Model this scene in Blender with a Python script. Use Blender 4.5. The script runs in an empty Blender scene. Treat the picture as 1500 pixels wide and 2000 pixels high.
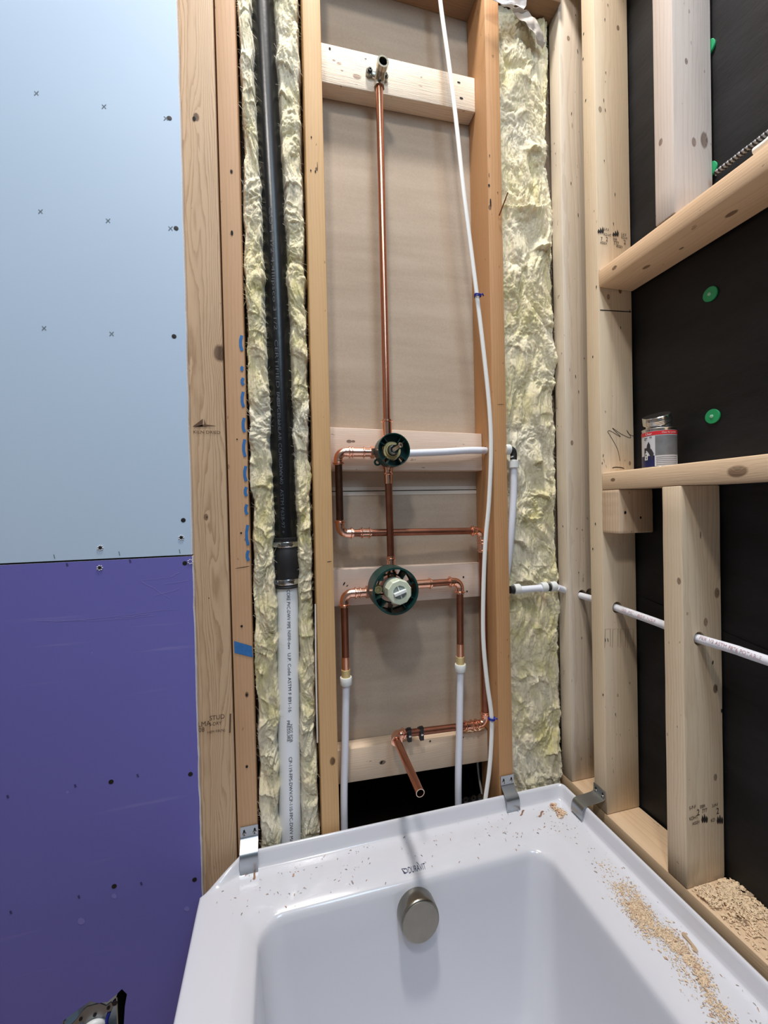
import bpy, bmesh, math, random
import numpy as np
from mathutils import Vector, Matrix, noise
from mathutils.geometry import tessellate_polygon
random.seed(7)
S = bpy.context.scene
COL = S.collection

# ------------------------------------------------------------------ camera
FPX, YAW, PITCH, ROLL, DIST = 793.86, .2497, -.011, -.0225, .8484
cy_, sy_ = math.cos(YAW), math.sin(YAW)
FW = Vector((sy_*math.cos(PITCH), cy_*math.cos(PITCH), math.sin(PITCH)))
R0 = Vector((cy_, -sy_, 0)); U0 = R0.cross(FW)
RT = R0*math.cos(ROLL) + U0*math.sin(ROLL)
UP = -R0*math.sin(ROLL) + U0*math.cos(ROLL)
EYE = Vector((0, -DIST, 0))
cam = bpy.data.cameras.new('camera'); cam.sensor_fit = 'HORIZONTAL'; cam.sensor_width = 36
cam.lens = 36*FPX/1500; cam.clip_start = .01
co = bpy.data.objects.new('camera', cam); COL.objects.link(co)
m = Matrix((RT, UP, -FW)).transposed().to_4x4(); m.translation = EYE
co.matrix_world = m; S.camera = co

def P(px, py, ax, val):
    """world point where the sight line of a photo pixel meets the plane ax=val (used to read sizes off the photo)"""
    d = FW + RT*((px-750)/FPX) + UP*((1000-py)/FPX)
    i = 'xyz'.index(ax); t = (val-EYE[i])/d[i]
    return EYE + d*t

# ------------------------------------------------------------------ world and lamps
S.view_settings.view_transform = 'Standard'; S.view_settings.look = 'None'
S.view_settings.gamma = 1; S.view_settings.use_curve_mapping = False
S.view_settings.exposure = 0.0
w = bpy.data.worlds.new('world'); S.world = w; w.use_nodes = True
w.node_tree.nodes['Background'].inputs[0].default_value = (.80, .90, 1.0, 1)
w.node_tree.nodes['Background'].inputs[1].default_value = .15
def area(name, loc, target, size, power, color, sy=None):
    l = bpy.data.lights.new(name, 'AREA'); l.size = size; l.energy = power; l.color = color
    if sy: l.shape = 'RECTANGLE'; l.size_y = sy
    o = bpy.data.objects.new(name, l); COL.objects.link(o); o.location = loc
    o.rotation_euler = (Vector(target)-Vector(loc)).to_track_quat('-Z', 'Y').to_euler()
    return o
area('ceiling_lamp_near_wall', (.17, -.42, 2.39), (.24, -.25, 0), .22, 54, (1.0, .955, .90))
area('ceiling_lamp_room', (-.42, -1.70, 2.25), (.30, 0, 0), .22, 21, (1.0, .955, .90))
area('window_daylight', (.40, -1.75, 1.60), (-.35, 0, .8), .55, 16, (.55, .78, 1.0), 1.1)

# ------------------------------------------------------------------ helpers
def link(o): COL.objects.link(o); return o
def meta(o, label=None, cat=None, group=None, kind=None):
    if label: o['label'] = label
    if cat: o['category'] = cat
    if group: o['group'] = group
    if kind: o['kind'] = kind
    return o
def empty(name, loc, label, cat, group=None):
    o = link(bpy.data.objects.new(name, None)); o.location = loc; o.empty_display_size = .02
    return meta(o, label, cat, group)
def from_bm(name, bm, mt, parent=None, smooth=None, origin=None):
    """one mesh object from a bmesh in world coordinates"""
    me = bpy.data.meshes.new(name)
    if origin is None:
        if parent is not None: origin = Vector(parent_loc(parent))
        else: origin = Vector((0, 0, 0))
    bmesh.ops.translate(bm, verts=bm.verts, vec=-Vector(origin))
    bmesh.ops.recalc_face_normals(bm, faces=bm.faces)
    bm.to_mesh(me); bm.free()
    if mt: me.materials.append(mt)
    if smooth is not None:
        for p in me.polygons: p.use_smooth = True
        me.set_sharp_from_angle(angle=math.radians(smooth))
    o = link(bpy.data.objects.new(name, me))
    if parent is not None: o.parent = parent
    else: o.location = origin
    return o
def parent_loc(p):
    v = Vector(p.location)
    while p.parent: p = p.parent; v += Vector(p.location)
    return v
def bmbox(bm, lo, hi, bev=0):
    r = bmesh.ops.create_cube(bm, size=1)
    lo, hi = Vector(lo), Vector(hi)
    for v in r['verts']:
        v.co = Vector([lo[i]+(v.co[i]+.5)*(hi[i]-lo[i]) for i in range(3)])
    if bev:
        es = list({e for v in r['verts'] for e in v.link_edges})
        bmesh.ops.bevel(bm, geom=es, offset=bev, segments=2, affect='EDGES', profile=.5)
    return r
def frames(path):
    n = len(path); T = []
    for i in range(n):
        a = path[max(i-1, 0)]; b = path[min(i+1, n-1)]
        T.append((b-a).normalized())
    ref = Vector((0, 0, 1)) if abs(T[0].z) < .9 else Vector((1, 0, 0))
    N = [(ref - T[0]*ref.dot(T[0])).normalized()]
    for i in range(1, n):
        v = N[-1]-T[i]*N[-1].dot(T[i])
        N.append(v.normalized())
    return T, N
def sweep(bm, path, rad, seg=20, cap=True, inner=None, flat=1.0):
    path = [Vector(p) for p in path]
    if not hasattr(rad, '__len__'): rad = [rad]*len(path)
    T, N = frames(path); rings = []
    def ring(i, r):
        B = T[i].cross(N[i])
        return [bm.verts.new(path[i]+N[i]*math.cos(2*math.pi*k/seg)*r+B*math.sin(2*math.pi*k/seg)*r*flat) for k in range(seg)]
    for i in range(len(path)): rings.append(ring(i, rad[i]))
    if inner:   # open end, hollow for the last few centimetres
        e = len(path)-1
        r1 = ring(e, inner)
        back = [v.co - T[e]*.05 for v in r1]
        r2 = [bm.verts.new(c) for c in back]
        rings += [r1, r2]
    for a, b in zip(rings[:-1], rings[1:]):
        for k in range(seg): bm.faces.new((a[k], a[(k+1) % seg], b[(k+1) % seg], b[k]))
    if cap:
        bm.faces.new(rings[0][::-1]); bm.faces.new(rings[-1])
def smooth_path(pts, n=8):
    """Catmull-Rom"""
    pts = [Vector(p) for p in pts]; q = [pts[0]*2-pts[1]]+pts+[pts[-1]*2-pts[-2]]; out = []
    for i in range(1, len(q)-2):
        for k in range(n):
            t = k/n; a, b, c, d = q[i-1:i+3]
            out.append(.5*((2*b)+(c-a)*t+(2*a-5*b+4*c-d)*t*t+(3*b-a-3*c+d)*t**3))
    out.append(pts[-1]); return out
def lathe(bm, c, axis, prof, seg=32, cap=True, sides=None):
    """prof: (distance along axis, radius)"""
    a = Vector(axis).normalized(); c = Vector(c)
    sweep_path = [c+a*t for t, r in prof]
    ref = Vector((0, 0, 1)) if abs(a.z) < .9 else Vector((1, 0, 0))
    n = (ref-a*ref.dot(a)).normalized(); b = a.cross(n); seg = sides or seg; rings = []
    for (t, r), p in zip(prof, sweep_path):
        rings.append([bm.verts.new(p+(n*math.cos(2*math.pi*k/seg)+b*math.sin(2*math.pi*k/seg))*r) for k in range(seg)])
    for x, y in zip(rings[:-1], rings[1:]):
        for k in range(seg): bm.faces.new((x[k], x[(k+1) % seg], y[(k+1) % seg], y[k]))
    if cap: bm.faces.new(rings[0][::-1]); bm.faces.new(rings[-1])
def plate(bm, outer, holes, o, u, v, n, th):
    """flat plate with holes: 2-D loops mapped to o+u*a+v*b, thickness th along n"""
    loops = [outer]+holes; o, u, v, n = map(Vector, (o, u, v, n))
    tri = tessellate_polygon([[Vector((a, b, 0)) for a, b in l] for l in loops])
    flat = [p for l in loops for p in l]
    A = [bm.verts.new(o+u*a+v*b) for a, b in flat]
    B = [bm.verts.new(o+u*a+v*b+n*th) for a, b in flat]
    for t in tri:
        try: bm.faces.new([A[i] for i in t]); bm.faces.new([B[i] for i in reversed(t)])
        except ValueError: pass
    k = 0
    for l in loops:
        L = len(l)
        for i in range(L):
            j = (i+1) % L; bm.faces.new((A[k+i], A[k+j], B[k+j], B[k+i]))
        k += L
def circ(cx, cz, r, n=24, ry=None):
    return [(cx+r*math.cos(2*math.pi*i/n), cz+(ry or r)*math.sin(2*math.pi*i/n)) for i in range(n)]

# ------------------------------------------------------------------ materials
def new_mat(name):
    mt = bpy.data.materials.new(name); mt.use_nodes = True
    nt = mt.node_tree; return mt, nt, nt.nodes['Principled BSDF']
def nd(nt, typ, **kw):
    n = nt.nodes.new(typ)
    for k, v in kw.items():
        if k.startswith('i_'): n.inputs[int(k[2:])].default_value = v
        else: setattr(n, k, v)
    return n
def s2l(c):
    return tuple((x/255/12.92 if x <= 10 else ((x/255+.055)/1.055)**2.4) for x in c)+(1,)
def plain(name, rgb, rough=.5, metal=0, var=.06, nscale=20, bump=0, bscale=200, spec=.5, trans=0, coat=0):
    mt, nt, b = new_mat(name); c = s2l(rgb)
    b.inputs['Roughness'].default_value = rough; b.inputs['Metallic'].default_value = metal
    b.inputs['Specular IOR Level'].default_value = spec; b.inputs['Coat Weight'].default_value = coat
    tc = nd(nt, 'ShaderNodeTexCoord'); n = nd(nt, 'ShaderNodeTexNoise'); n.inputs['Scale'].default_value = nscale
    n.inputs['Detail'].default_value = 5
    nt.links.new(tc.outputs['Object'], n.inputs['Vector'])
    mx = nd(nt, 'ShaderNodeMix', data_type='RGBA')
    mx.inputs[6].default_value = tuple(x*(1-var) for x in c[:3])+(1,); mx.inputs[7].default_value = tuple(min(1, x*(1+var)) for x in c[:3])+(1,)
    nt.links.new(n.outputs[0], mx.inputs[0]); nt.links.new(mx.outputs[2], b.inputs['Base Color'])
    if trans:
        b.inputs['Subsurface Weight'].default_value = trans; b.inputs['Subsurface Radius'].default_value = (.01, .01, .012)
    if bump:
        n2 = nd(nt, 'ShaderNodeTexNoise'); n2.inputs['Scale'].default_value = bscale; n2.inputs['Detail'].default_value = 3
        nt.links.new(tc.outputs['Object'], n2.inputs['Vector'])
        bp = nd(nt, 'ShaderNodeBump'); bp.inputs['Strength'].default_value = bump; bp.inputs['Distance'].default_value = .001
        nt.links.new(n2.outputs[0], bp.inputs['Height']); nt.links.new(bp.outputs[0], b.inputs['Normal'])
    return mt
def math_(nt, op, a, b=None, c=None, clamp=False):
    n = nd(nt, 'ShaderNodeMath', operation=op, use_clamp=clamp)
    for i, x in enumerate((a, b, c)):
        if x is None: continue
        if isinstance(x, (int, float)): n.inputs[i].default_value = x
        else: nt.links.new(x, n.inputs[i])
    return n.outputs[0]
def wood(name, light, dark, axis='z', knots=(), ring=260, warp=1.0, contrast=.55, seed=0, blotch=.12, kcol=(92, 58, 36), bumps=.25, pith=(.03, .06)):
    mt, nt, b = new_mat(name); L = nt.links
    b.inputs['Roughness'].default_value = .62; b.inputs['Specular IOR Level'].default_value = .3
    tc = nd(nt, 'ShaderNodeTexCoord'); sp = nd(nt, 'ShaderNodeSeparateXYZ'); L.new(tc.outputs['Object'], sp.inputs[0])
    o = {'z': (0, 1, 2), 'x': (1, 2, 0), 'y': (0, 2, 1)}[axis]
    cb = nd(nt, 'ShaderNodeCombineXYZ')
    for i, k in enumerate(o): L.new(sp.outputs[k], cb.inputs[i])
    V = cb.outputs[0]
    def nz(scale, detail, off, rough=.55):
        mp = nd(nt, 'ShaderNodeMapping'); mp.inputs['Scale'].default_value = scale
        mp.inputs['Location'].default_value = (off+seed*3.1, seed*1.7, seed*5.3)
        L.new(V, mp.inputs[0]); n = nd(nt, 'ShaderNodeTexNoise'); n.inputs['Scale'].default_value = 1
        n.inputs['Detail'].default_value = detail; n.inputs['Roughness'].default_value = rough; L.new(mp.outputs[0], n.inputs['Vector']); return n.outputs[0]
    w1 = nz((14, 14, 1.6), 2, 0); w2 = nz((60, 60, 9), 3, 5)
    # distance from the pith line gives the growth rings
    s2 = nd(nt, 'ShaderNodeSeparateXYZ'); L.new(V, s2.inputs[0])
    dx = math_(nt, 'ADD', s2.outputs[0], pith[0]); dy = math_(nt, 'ADD', s2.outputs[1], pith[1])
    dx = math_(nt, 'ADD', dx, math_(nt, 'MULTIPLY', math_(nt, 'SUBTRACT', w1, .5), .055*warp))
    r = math_(nt, 'SQRT', math_(nt, 'ADD', math_(nt, 'MULTIPLY', dx, dx), math_(nt, 'MULTIPLY', dy, dy)))
    t = math_(nt, 'ADD', r, math_(nt, 'MULTIPLY', w2, .006*warp))
    km = None
    for (kx, ky, kz, kr) in knots:
        q = [(kx, ky, kz)[k] for k in o]
        sb = nd(nt, 'ShaderNodeVectorMath', operation='SUBTRACT'); L.new(V, sb.inputs[0]); sb.inputs[1].default_value = q
        ml = nd(nt, 'ShaderNodeVectorMath', operation='MULTIPLY'); L.new(sb.outputs[0], ml.inputs[0]); ml.inputs[1].default_value = (1, 1, .62)
        ln = nd(nt, 'ShaderNodeVectorMath', operation='LENGTH'); L.new(ml.outputs[0], ln.inputs[0]); d = ln.outputs['Value']
        d = math_(nt, 'ADD', d, math_(nt, 'MULTIPLY', math_(nt, 'SUBTRACT', w2, .5), kr*.8))
        g = math_(nt, 'DIVIDE', kr*kr, math_(nt, 'ADD', math_(nt, 'MULTIPLY', d, d), kr*kr))
        t = math_(nt, 'ADD', t, math_(nt, 'MULTIPLY', g, kr*1.3))
        e = math_(nt, 'MULTIPLY', math_(nt, 'SUBTRACT', 1.12, math_(nt, 'DIVIDE', d, kr)), 3.2, clamp=True)
        km = e if km is None else math_(nt, 'MAXIMUM', km, e)
    fr = math_(nt, 'FRACT', math_(nt, 'MULTIPLY', t, ring))
    band = math_(nt, 'POWER', fr, 3.0)
    edge = math_(nt, 'MULTIPLY', band, math_(nt, 'SUBTRACT', 1.0, math_(nt, 'POWER', fr, 24.0)))
    fib = nz((420, 420, 14), 3, 9, .7); bl = nz((16, 16, 3), 3, 2)
    f = math_(nt, 'MULTIPLY', edge, contrast)
    f = math_(nt, 'ADD', f, math_(nt, 'MULTIPLY', math_(nt, 'SUBTRACT', fib, .5), .55))
    f = math_(nt, 'ADD', f, math_(nt, 'MULTIPLY', math_(nt, 'SUBTRACT', bl, .5), blotch*6), clamp=True)
    mx = nd(nt, 'ShaderNodeMix', data_type='RGBA'); mx.inputs[6].default_value = s2l(light); mx.inputs[7].default_value = s2l(dark)
    L.new(f, mx.inputs[0]); colr = mx.outputs[2]
    if km is not None:
        mk = nd(nt, 'ShaderNodeMix', data_type='RGBA'); mh = nd(nt, 'ShaderNodeMix', data_type='RGBA'); mh.inputs[6].default_value = s2l(kcol); mh.inputs[7].default_value = s2l(tuple(c*.45 for c in kcol)); L.new(math_(nt, 'GREATER_THAN', math_(nt, 'FRACT', math_(nt, 'MULTIPLY', t, ring*2.2)), .6), mh.inputs[0]); L.new(mh.outputs[2], mk.inputs[7])
        L.new(math_(nt, 'MULTIPLY', km, math_(nt, 'ADD', .35, math_(nt, 'MULTIPLY', w2, .8), clamp=True)), mk.inputs[0]); L.new(colr, mk.inputs[6]); colr = mk.outputs[2]
    # small brown specks and scuffs
    sv = nz((90, 90, 40), 2, 13); spk = math_(nt, 'GREATER_THAN', sv, .735)
    ms = nd(nt, 'ShaderNodeMix', data_type='RGBA'); ms.inputs[7].default_value = s2l(tuple(c*.62 for c in dark))
    L.new(math_(nt, 'MULTIPLY', spk, .5), ms.inputs[0]); L.new(colr, ms.inputs[6]); colr = ms.outputs[2]
    L.new(colr, b.inputs['Base Color'])
    bp = nd(nt, 'ShaderNodeBump'); bp.inputs['Strength'].default_value = bumps; bp.inputs['Distance'].default_value = .0012
    L.new(math_(nt, 'ADD', fib, math_(nt, 'MULTIPLY', bl, 1.5)), bp.inputs['Height']); L.new(bp.outputs[0], b.inputs['Normal'])
    return mt

M_COPPER = plain('copper', (216, 150, 124), .25, 1, .12, 60)
M_COPPER_FIT = plain('bright_copper', (250, 192, 166), .20, 1, .08, 60)
M_COPPER_OLD = plain('dull_copper', (152, 100, 80), .38, 1, .35, 45)
M_COPPER_DARK = plain('tarnished_copper', (92, 66, 54), .42, 1, .4, 60)
M_BRASS = plain('brass', (226, 206, 150), .5, .6, .1, 40)
M_CHROME = plain('polished_metal', (212, 210, 208), .2, 1, .05)
M_STEEL = plain('zinc_steel', (178, 184, 190), .33, 1, .12, 25)
M_NICKEL = plain('brushed_nickel', (150, 146, 136), .3, 1, .12, 30)
M_NICKEL_F = plain('masked_nickel', (148, 144, 134), .42, .85, .16, 45)
M_BLACK = plain('black_plastic', (16, 17, 20), .30, 0, .2, 30, .25, 60)
M_RUBBER = plain('black_rubber', (30, 30, 33), .5, 0, .15, 60)
M_PVC = plain('white_pvc', (236, 238, 244), .35, 0, .02)
M_PEX = plain('white_pex', (226, 228, 238), .4, 0, .03, 20, trans=.15)
M_COLLAR = plain('collar_white', (222, 224, 222), .35, 0, .02, trans=.1)
M_CABLE = plain('cable_white', (236, 234, 230), .45, 0, .04)
M_GREEN = plain('dark_green_plastic', (14, 58, 54), .35, 0, .1)
M_CAPGREEN = plain('green_cap', (28, 160, 100), .4, 0, .05)
M_CREAM = plain('cream_plastic', (206, 214, 192), .4, 0, .03, trans=.1)
M_GREYP = plain('grey_plastic', (150, 160, 158), .4)
M_WHITEP = plain('white_plastic', (232, 236, 234), .35)
M_BLUE = plain('blue_tie', (28, 40, 140), .4)
M_DARK = plain('dark_recess', (14, 13, 14), .9)
M_INK = plain('black_ink', (38, 34, 34), .7)
M_INKBLUE = plain('dark_blue_ink', (30, 34, 78), .6)
M_INKGREY = plain('grey_ink', (72, 76, 84), .6)
M_INKBROWN = plain('faded_ink', (96, 70, 52), .8)
M_PENCIL = plain('pencil_grey', (118, 130, 142), .8)
M_PENCIL_D = plain('pencil_dark', (62, 58, 110), .8)
M_CRAYON = plain('blue_crayon', (46, 108, 170), .8, 0, .3, 150)
M_GYPSUM = plain('gypsum_core', (224, 222, 226), .9, 0, .1, 200, .6, 300)
M_SCREW = plain('black_screw', (14, 13, 15), .6, 0)
M_CHIP = plain('wood_chip', (222, 198, 168), .8, 0, .25, 60)
M_CHIP_D = plain('wood_chip_dark', (188, 148, 122), .8, 0, .3, 60)
M_SPECK = plain('dark_speck', (150, 138, 128), .8)
M_SHELL = plain('room_shell_paint', (196, 190, 182), .9, 0, .03)
M_CAVITY = plain('cavity_dark', (46, 40, 36), .9)
M_FOIL = plain('wrinkled_foil_paper', (200, 200, 204), .4, .35, .15, 40, .8, 60)
M_TUB = plain('white_acrylic', (212, 213, 221), .13, 0, .01, 8, coat=.4)

def rear_paper():
    mt, nt, b = new_mat('brown_grey_board_paper'); L = nt.links
    b.inputs['Roughness'].default_value = .85; b.inputs['Specular IOR Level'].default_value = .15
    tc = nd(nt, 'ShaderNodeTexCoord')
    mp = nd(nt, 'ShaderNodeMapping'); mp.inputs['Scale'].default_value = (3, 3, 26); L.new(tc.outputs['Object'], mp.inputs[0])
    n = nd(nt, 'ShaderNodeTexNoise', i_2=1.0); n.inputs['Detail'].default_value = 4; L.new(mp.outputs[0], n.inputs['Vector'])
    n2 = nd(nt, 'ShaderNodeTexNoise'); n2.inputs['Scale'].default_value = 260; n2.inputs['Detail'].default_value = 3; L.new(tc.outputs['Object'], n2.inputs['Vector'])
    f = math_(nt, 'ADD', math_(nt, 'MULTIPLY', n.outputs[0], .7), math_(nt, 'MULTIPLY', n2.outputs[0], .3))
    r = nd(nt, 'ShaderNodeValToRGB'); r.color_ramp.elements[0].position = .3; r.color_ramp.elements[1].position = .7
    r.color_ramp.elements[0].color = s2l((170, 152, 134)); r.color_ramp.elements[1].color = s2l((190, 173, 155))
    L.new(f, r.inputs[0]); L.new(r.outputs[0], b.inputs['Base Color'])
    bp = nd(nt, 'ShaderNodeBump'); bp.inputs['Strength'].default_value = .15; bp.inputs['Distance'].default_value = .001
    L.new(n.outputs[0], bp.inputs['Height']); L.new(bp.outputs[0], b.inputs['Normal'])
    return mt
M_REAR = rear_paper()
def board_face(name, rgb, rgb2, scuff, rough=.5):
    mt, nt, b = new_mat(name); L = nt.links
    b.inputs['Roughness'].default_value = rough; b.inputs['Specular IOR Level'].default_value = .35
    tc = nd(nt, 'ShaderNodeTexCoord')
    n = nd(nt, 'ShaderNodeTexNoise'); n.inputs['Scale'].default_value = 4; n.inputs['Detail'].default_value = 6; L.new(tc.outputs['Object'], n.inputs['Vector'])
    mx = nd(nt, 'ShaderNodeMix', data_type='RGBA'); mx.inputs[6].default_value = s2l(rgb); mx.inputs[7].default_value = s2l(rgb2)
    L.new(n.outputs[0], mx.inputs[0])
    mp = nd(nt, 'ShaderNodeMapping'); mp.inputs['Scale'].default_value = (3, 3, 70); mp.inputs['Rotation'].default_value = (0, -.07, 0); L.new(tc.outputs['Object'], mp.inputs[0])
    n3 = nd(nt, 'ShaderNodeTexNoise'); n3.inputs['Scale'].default_value = 1; n3.inputs['Detail'].default_value = 3; L.new(mp.outputs[0], n3.inputs['Vector'])
    sc = math_(nt, 'MULTIPLY', math_(nt, 'SUBTRACT', n3.outputs[0], .64, clamp=True), 6*scuff, clamp=True)
    n4 = nd(nt, 'ShaderNodeTexNoise'); n4.inputs['Scale'].default_value = 6; L.new(tc.outputs['Object'], n4.inputs['Vector'])
    sc = math_(nt, 'MULTIPLY', sc, math_(nt, 'MULTIPLY', math_(nt, 'SUBTRACT', n4.outputs[0], .45, clamp=True), 5, clamp=True))
    m2 = nd(nt, 'ShaderNodeMix', data_type='RGBA'); m2.inputs[7].default_value = s2l((206, 202, 226))
    L.new(sc, m2.inputs[0]); L.new(mx.outputs[2], m2.inputs[6]); L.new(m2.outputs[2], b.inputs['Base Color'])
    return mt
M_BLUEBOARD = board_face('pale_blue_board_paper', (184, 204, 226), (190, 209, 230), .2)
M_PURPLE = board_face('purple_board_paper', (114, 110, 184), (106, 102, 178), .22, .42)
def membrane_mat():
    mt, nt, b = new_mat('black_membrane'); L = nt.links
    b.inputs['Roughness'].default_value = .5; b.inputs['Specular IOR Level'].default_value = .3
    tc = nd(nt, 'ShaderNodeTexCoord'); mp = nd(nt, 'ShaderNodeMapping'); mp.inputs['Rotation'].default_value = (.9, 0, 0); mp.inputs['Scale'].default_value = (1, 1.6, 4.5)
    L.new(tc.outputs['Object'], mp.inputs[0])
    n = nd(nt, 'ShaderNodeTexNoise'); n.inputs['Scale'].default_value = 3; n.inputs['Detail'].default_value = 6; n.inputs['Roughness'].default_value = .65; L.new(mp.outputs[0], n.inputs['Vector'])
    r = nd(nt, 'ShaderNodeValToRGB'); r.color_ramp.elements[0].position = .35; r.color_ramp.elements[1].position = .78
    r.color_ramp.elements[0].color = s2l((15, 15, 16)); r.color_ramp.elements[1].color = s2l((34, 34, 37))
    L.new(n.outputs[0], r.inputs[0]); L.new(r.outputs[0], b.inputs['Base Color'])
    bp = nd(nt, 'ShaderNodeBump'); bp.inputs['Strength'].default_value = .5; bp.inputs['Distance'].default_value = .003
    L.new(n.outputs[0], bp.inputs['Height']); L.new(bp.outputs[0], b.inputs['Normal'])
    return mt
M_MEMBRANE = membrane_mat()
def wool_mat():
    mt, nt, b = new_mat('glass_wool'); L = nt.links
    b.inputs['Roughness'].default_value = .9; b.inputs['Specular IOR Level'].default_value = .1
    b.inputs['Sheen Weight'].default_value = .25; b.inputs['Sheen Tint'].default_value = (1, 1, .9, 1)
    b.inputs['Subsurface Weight'].default_value = .35; b.inputs['Subsurface Radius'].default_value = (.006, .006, .004); b.inputs['Subsurface Scale'].default_value = 1
    tc = nd(nt, 'ShaderNodeTexCoord'); mp = nd(nt, 'ShaderNodeMapping'); mp.inputs['Scale'].default_value = (1, 1, .5); L.new(tc.outputs['Object'], mp.inputs[0])
    n = nd(nt, 'ShaderNodeTexNoise'); n.inputs['Scale'].default_value = 22; n.inputs['Detail'].default_value = 6; n.inputs['Distortion'].default_value = 1.5; L.new(mp.outputs[0], n.inputs['Vector'])
    r = nd(nt, 'ShaderNodeValToRGB'); e = r.color_ramp.elements; e[0].position = .30; e[1].position = .62
    e[0].color = s2l((206, 194, 132)); e[1].color = s2l((228, 214, 182)); x = e.new(.46); x.color = s2l((222, 212, 168))
    L.new(n.outputs[0], r.inputs[0])
    n5 = nd(nt, 'ShaderNodeTexNoise'); n5.inputs['Scale'].default_value = 5; n5.inputs['Detail'].default_value = 3; L.new(tc.outputs['Object'], n5.inputs['Vector'])
    gx = nd(nt, 'ShaderNodeMix', data_type='RGBA'); gx.inputs[7].default_value = s2l((228, 220, 198))
    L.new(math_(nt, 'MULTIPLY', math_(nt, 'SUBTRACT', n5.outputs[0], .42, clamp=True), 5, clamp=True), gx.inputs[0]); L.new(r.outputs[0], gx.inputs[6])
    L.new(gx.outputs[2], b.inputs['Base Color'])
    mp2 = nd(nt, 'ShaderNodeMapping'); mp2.inputs['Scale'].default_value = (420, 420, 90); mp2.inputs['Rotation'].default_value = (0, .25, 0); L.new(tc.outputs['Object'], mp2.inputs[0])
    n2 = nd(nt, 'ShaderNodeTexNoise'); n2.inputs['Scale'].default_value = 1; n2.inputs['Detail'].default_value = 4; n2.inputs['Distortion'].default_value = 2; L.new(mp2.outputs[0], n2.inputs['Vector'])
    bp = nd(nt, 'ShaderNodeBump'); bp.inputs['Strength'].default_value = .5; bp.inputs['Distance'].default_value = .002
    L.new(n2.outputs[0], bp.inputs['Height']); L.new(bp.outputs[0], b.inputs['Normal'])
    return mt
M_WOOL = wool_mat()

# ------------------------------------------------------------------ text
_txt = {}
def text_mesh(s, size):
    k = (s, size)
    if k not in _txt:
        cu = bpy.data.curves.new('t', 'FONT'); cu.body = s; cu.size = size; cu.resolution_u = 3
        o = link(bpy.data.objects.new('t', cu)); dg = bpy.context.evaluated_depsgraph_get()
        me = bpy.data.meshes.new_from_object(o.evaluated_get(dg))
        vs = [tuple(v.co) for v in me.vertices]; fs = [tuple(p.vertices) for p in me.polygons]
        bpy.data.objects.remove(o); bpy.data.curves.remove(cu); bpy.data.meshes.remove(me)
        _txt[k] = (vs, fs)
    return _txt[k]
def text_to(bm, s, size, fn, stretch=(1, 1)):
    vs, fs = text_mesh(s, size)
    V = [bm.verts.new(fn(x*stretch[0], y*stretch[1])) for x, y, z in vs]
    for f in fs:
        try: bm.faces.new([V[i] for i in f])
        except ValueError: pass
def text_width(s, size): return max([v[0] for v in text_mesh(s, size)[0]]+[0])
def ink(name, bm, mt, parent, origin=None):
    me = bpy.data.meshes.new(name); bmesh.ops.translate(bm, verts=bm.verts, vec=-parent_loc(parent)); bm.to_mesh(me); bm.free()
    me.materials.append(mt); o = link(bpy.data.objects.new(name, me)); o.parent = parent; return o
def stroke(bm, pts, wd, n):
    """flat pen stroke lying on a face with normal n"""
    pts = [Vector(p) for p in pts]; n = Vector(n); A = []
    for i, p in enumerate(pts):
        t = (pts[min(i+1, len(pts)-1)]-pts[max(i-1, 0)]).normalized(); s = t.cross(n)*wd/2
        A.append((bm.verts.new(p+s), bm.verts.new(p-s)))
    for a, b in zip(A[:-1], A[1:]): bm.faces.new((a[0], b[0], b[1], a[1]))

# ------------------------------------------------------------------ room shell (setting)
def struct(name, lo, hi, mt):
    bm = bmesh.new(); bmbox(bm, lo, hi); c = (Vector(lo)+Vector(hi))/2
    o = from_bm(name, bm, mt, origin=c); o['kind'] = 'structure'; return o
ZF = -1.25
struct('floor', (-2.4, -3.4, ZF-.05), (2.0, 1.2, ZF), plain('subfloor', (150, 128, 104), .8, 0, .15, 8))
struct('ceiling', (-2.4, -3.4, 2.45), (.9, 1.2, 2.5), M_SHELL)
struct('wall_left', (-2.45, -3.4, ZF), (-2.4, 1.2, 2.5), M_SHELL)
wb = link(bpy.data.objects.new('wall_back', None)); wb['kind'] = 'structure'; wb.location = (0, .095, 0)
wb['label'] = 'brown paper backs of the plasterboard seen between the wall studs'
ZS = .040
def rear_sheet(z0, z1):
    bm = bmesh.new(); bmbox(bm, (-2.4, .0895, z0), (.86, .102, z1))
    return from_bm('board_sheet', bm, M_REAR, wb)
rear_sheet(ZS+.0008, 2.45); rear_sheet(-.60, ZS-.0012)
M_TAPE = plain('folded_board_edge', (210, 198, 184), .8)
for z0, z1 in ((ZS+.0008, ZS+.0095), (ZS-.0105, ZS-.0012)):
    bm = bmesh.new(); bmbox(bm, (-2.38, .0885, z0), (.84, .090, z1), .0004); from_bm('folded_edge', bm, M_TAPE, wb)
for a, b in (((-2.4, .103, -1.25), (-2.3, 1.2, -.5)), ((.86, .103, -1.25), (.9, 1.2, 2.45))): pass
struct('wall_void_blocker', (-2.4, 1.15, ZF), (.9, 1.2, 2.45), M_CAVITY)  # added dark wall enclosing the void so ambient light stays out
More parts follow.
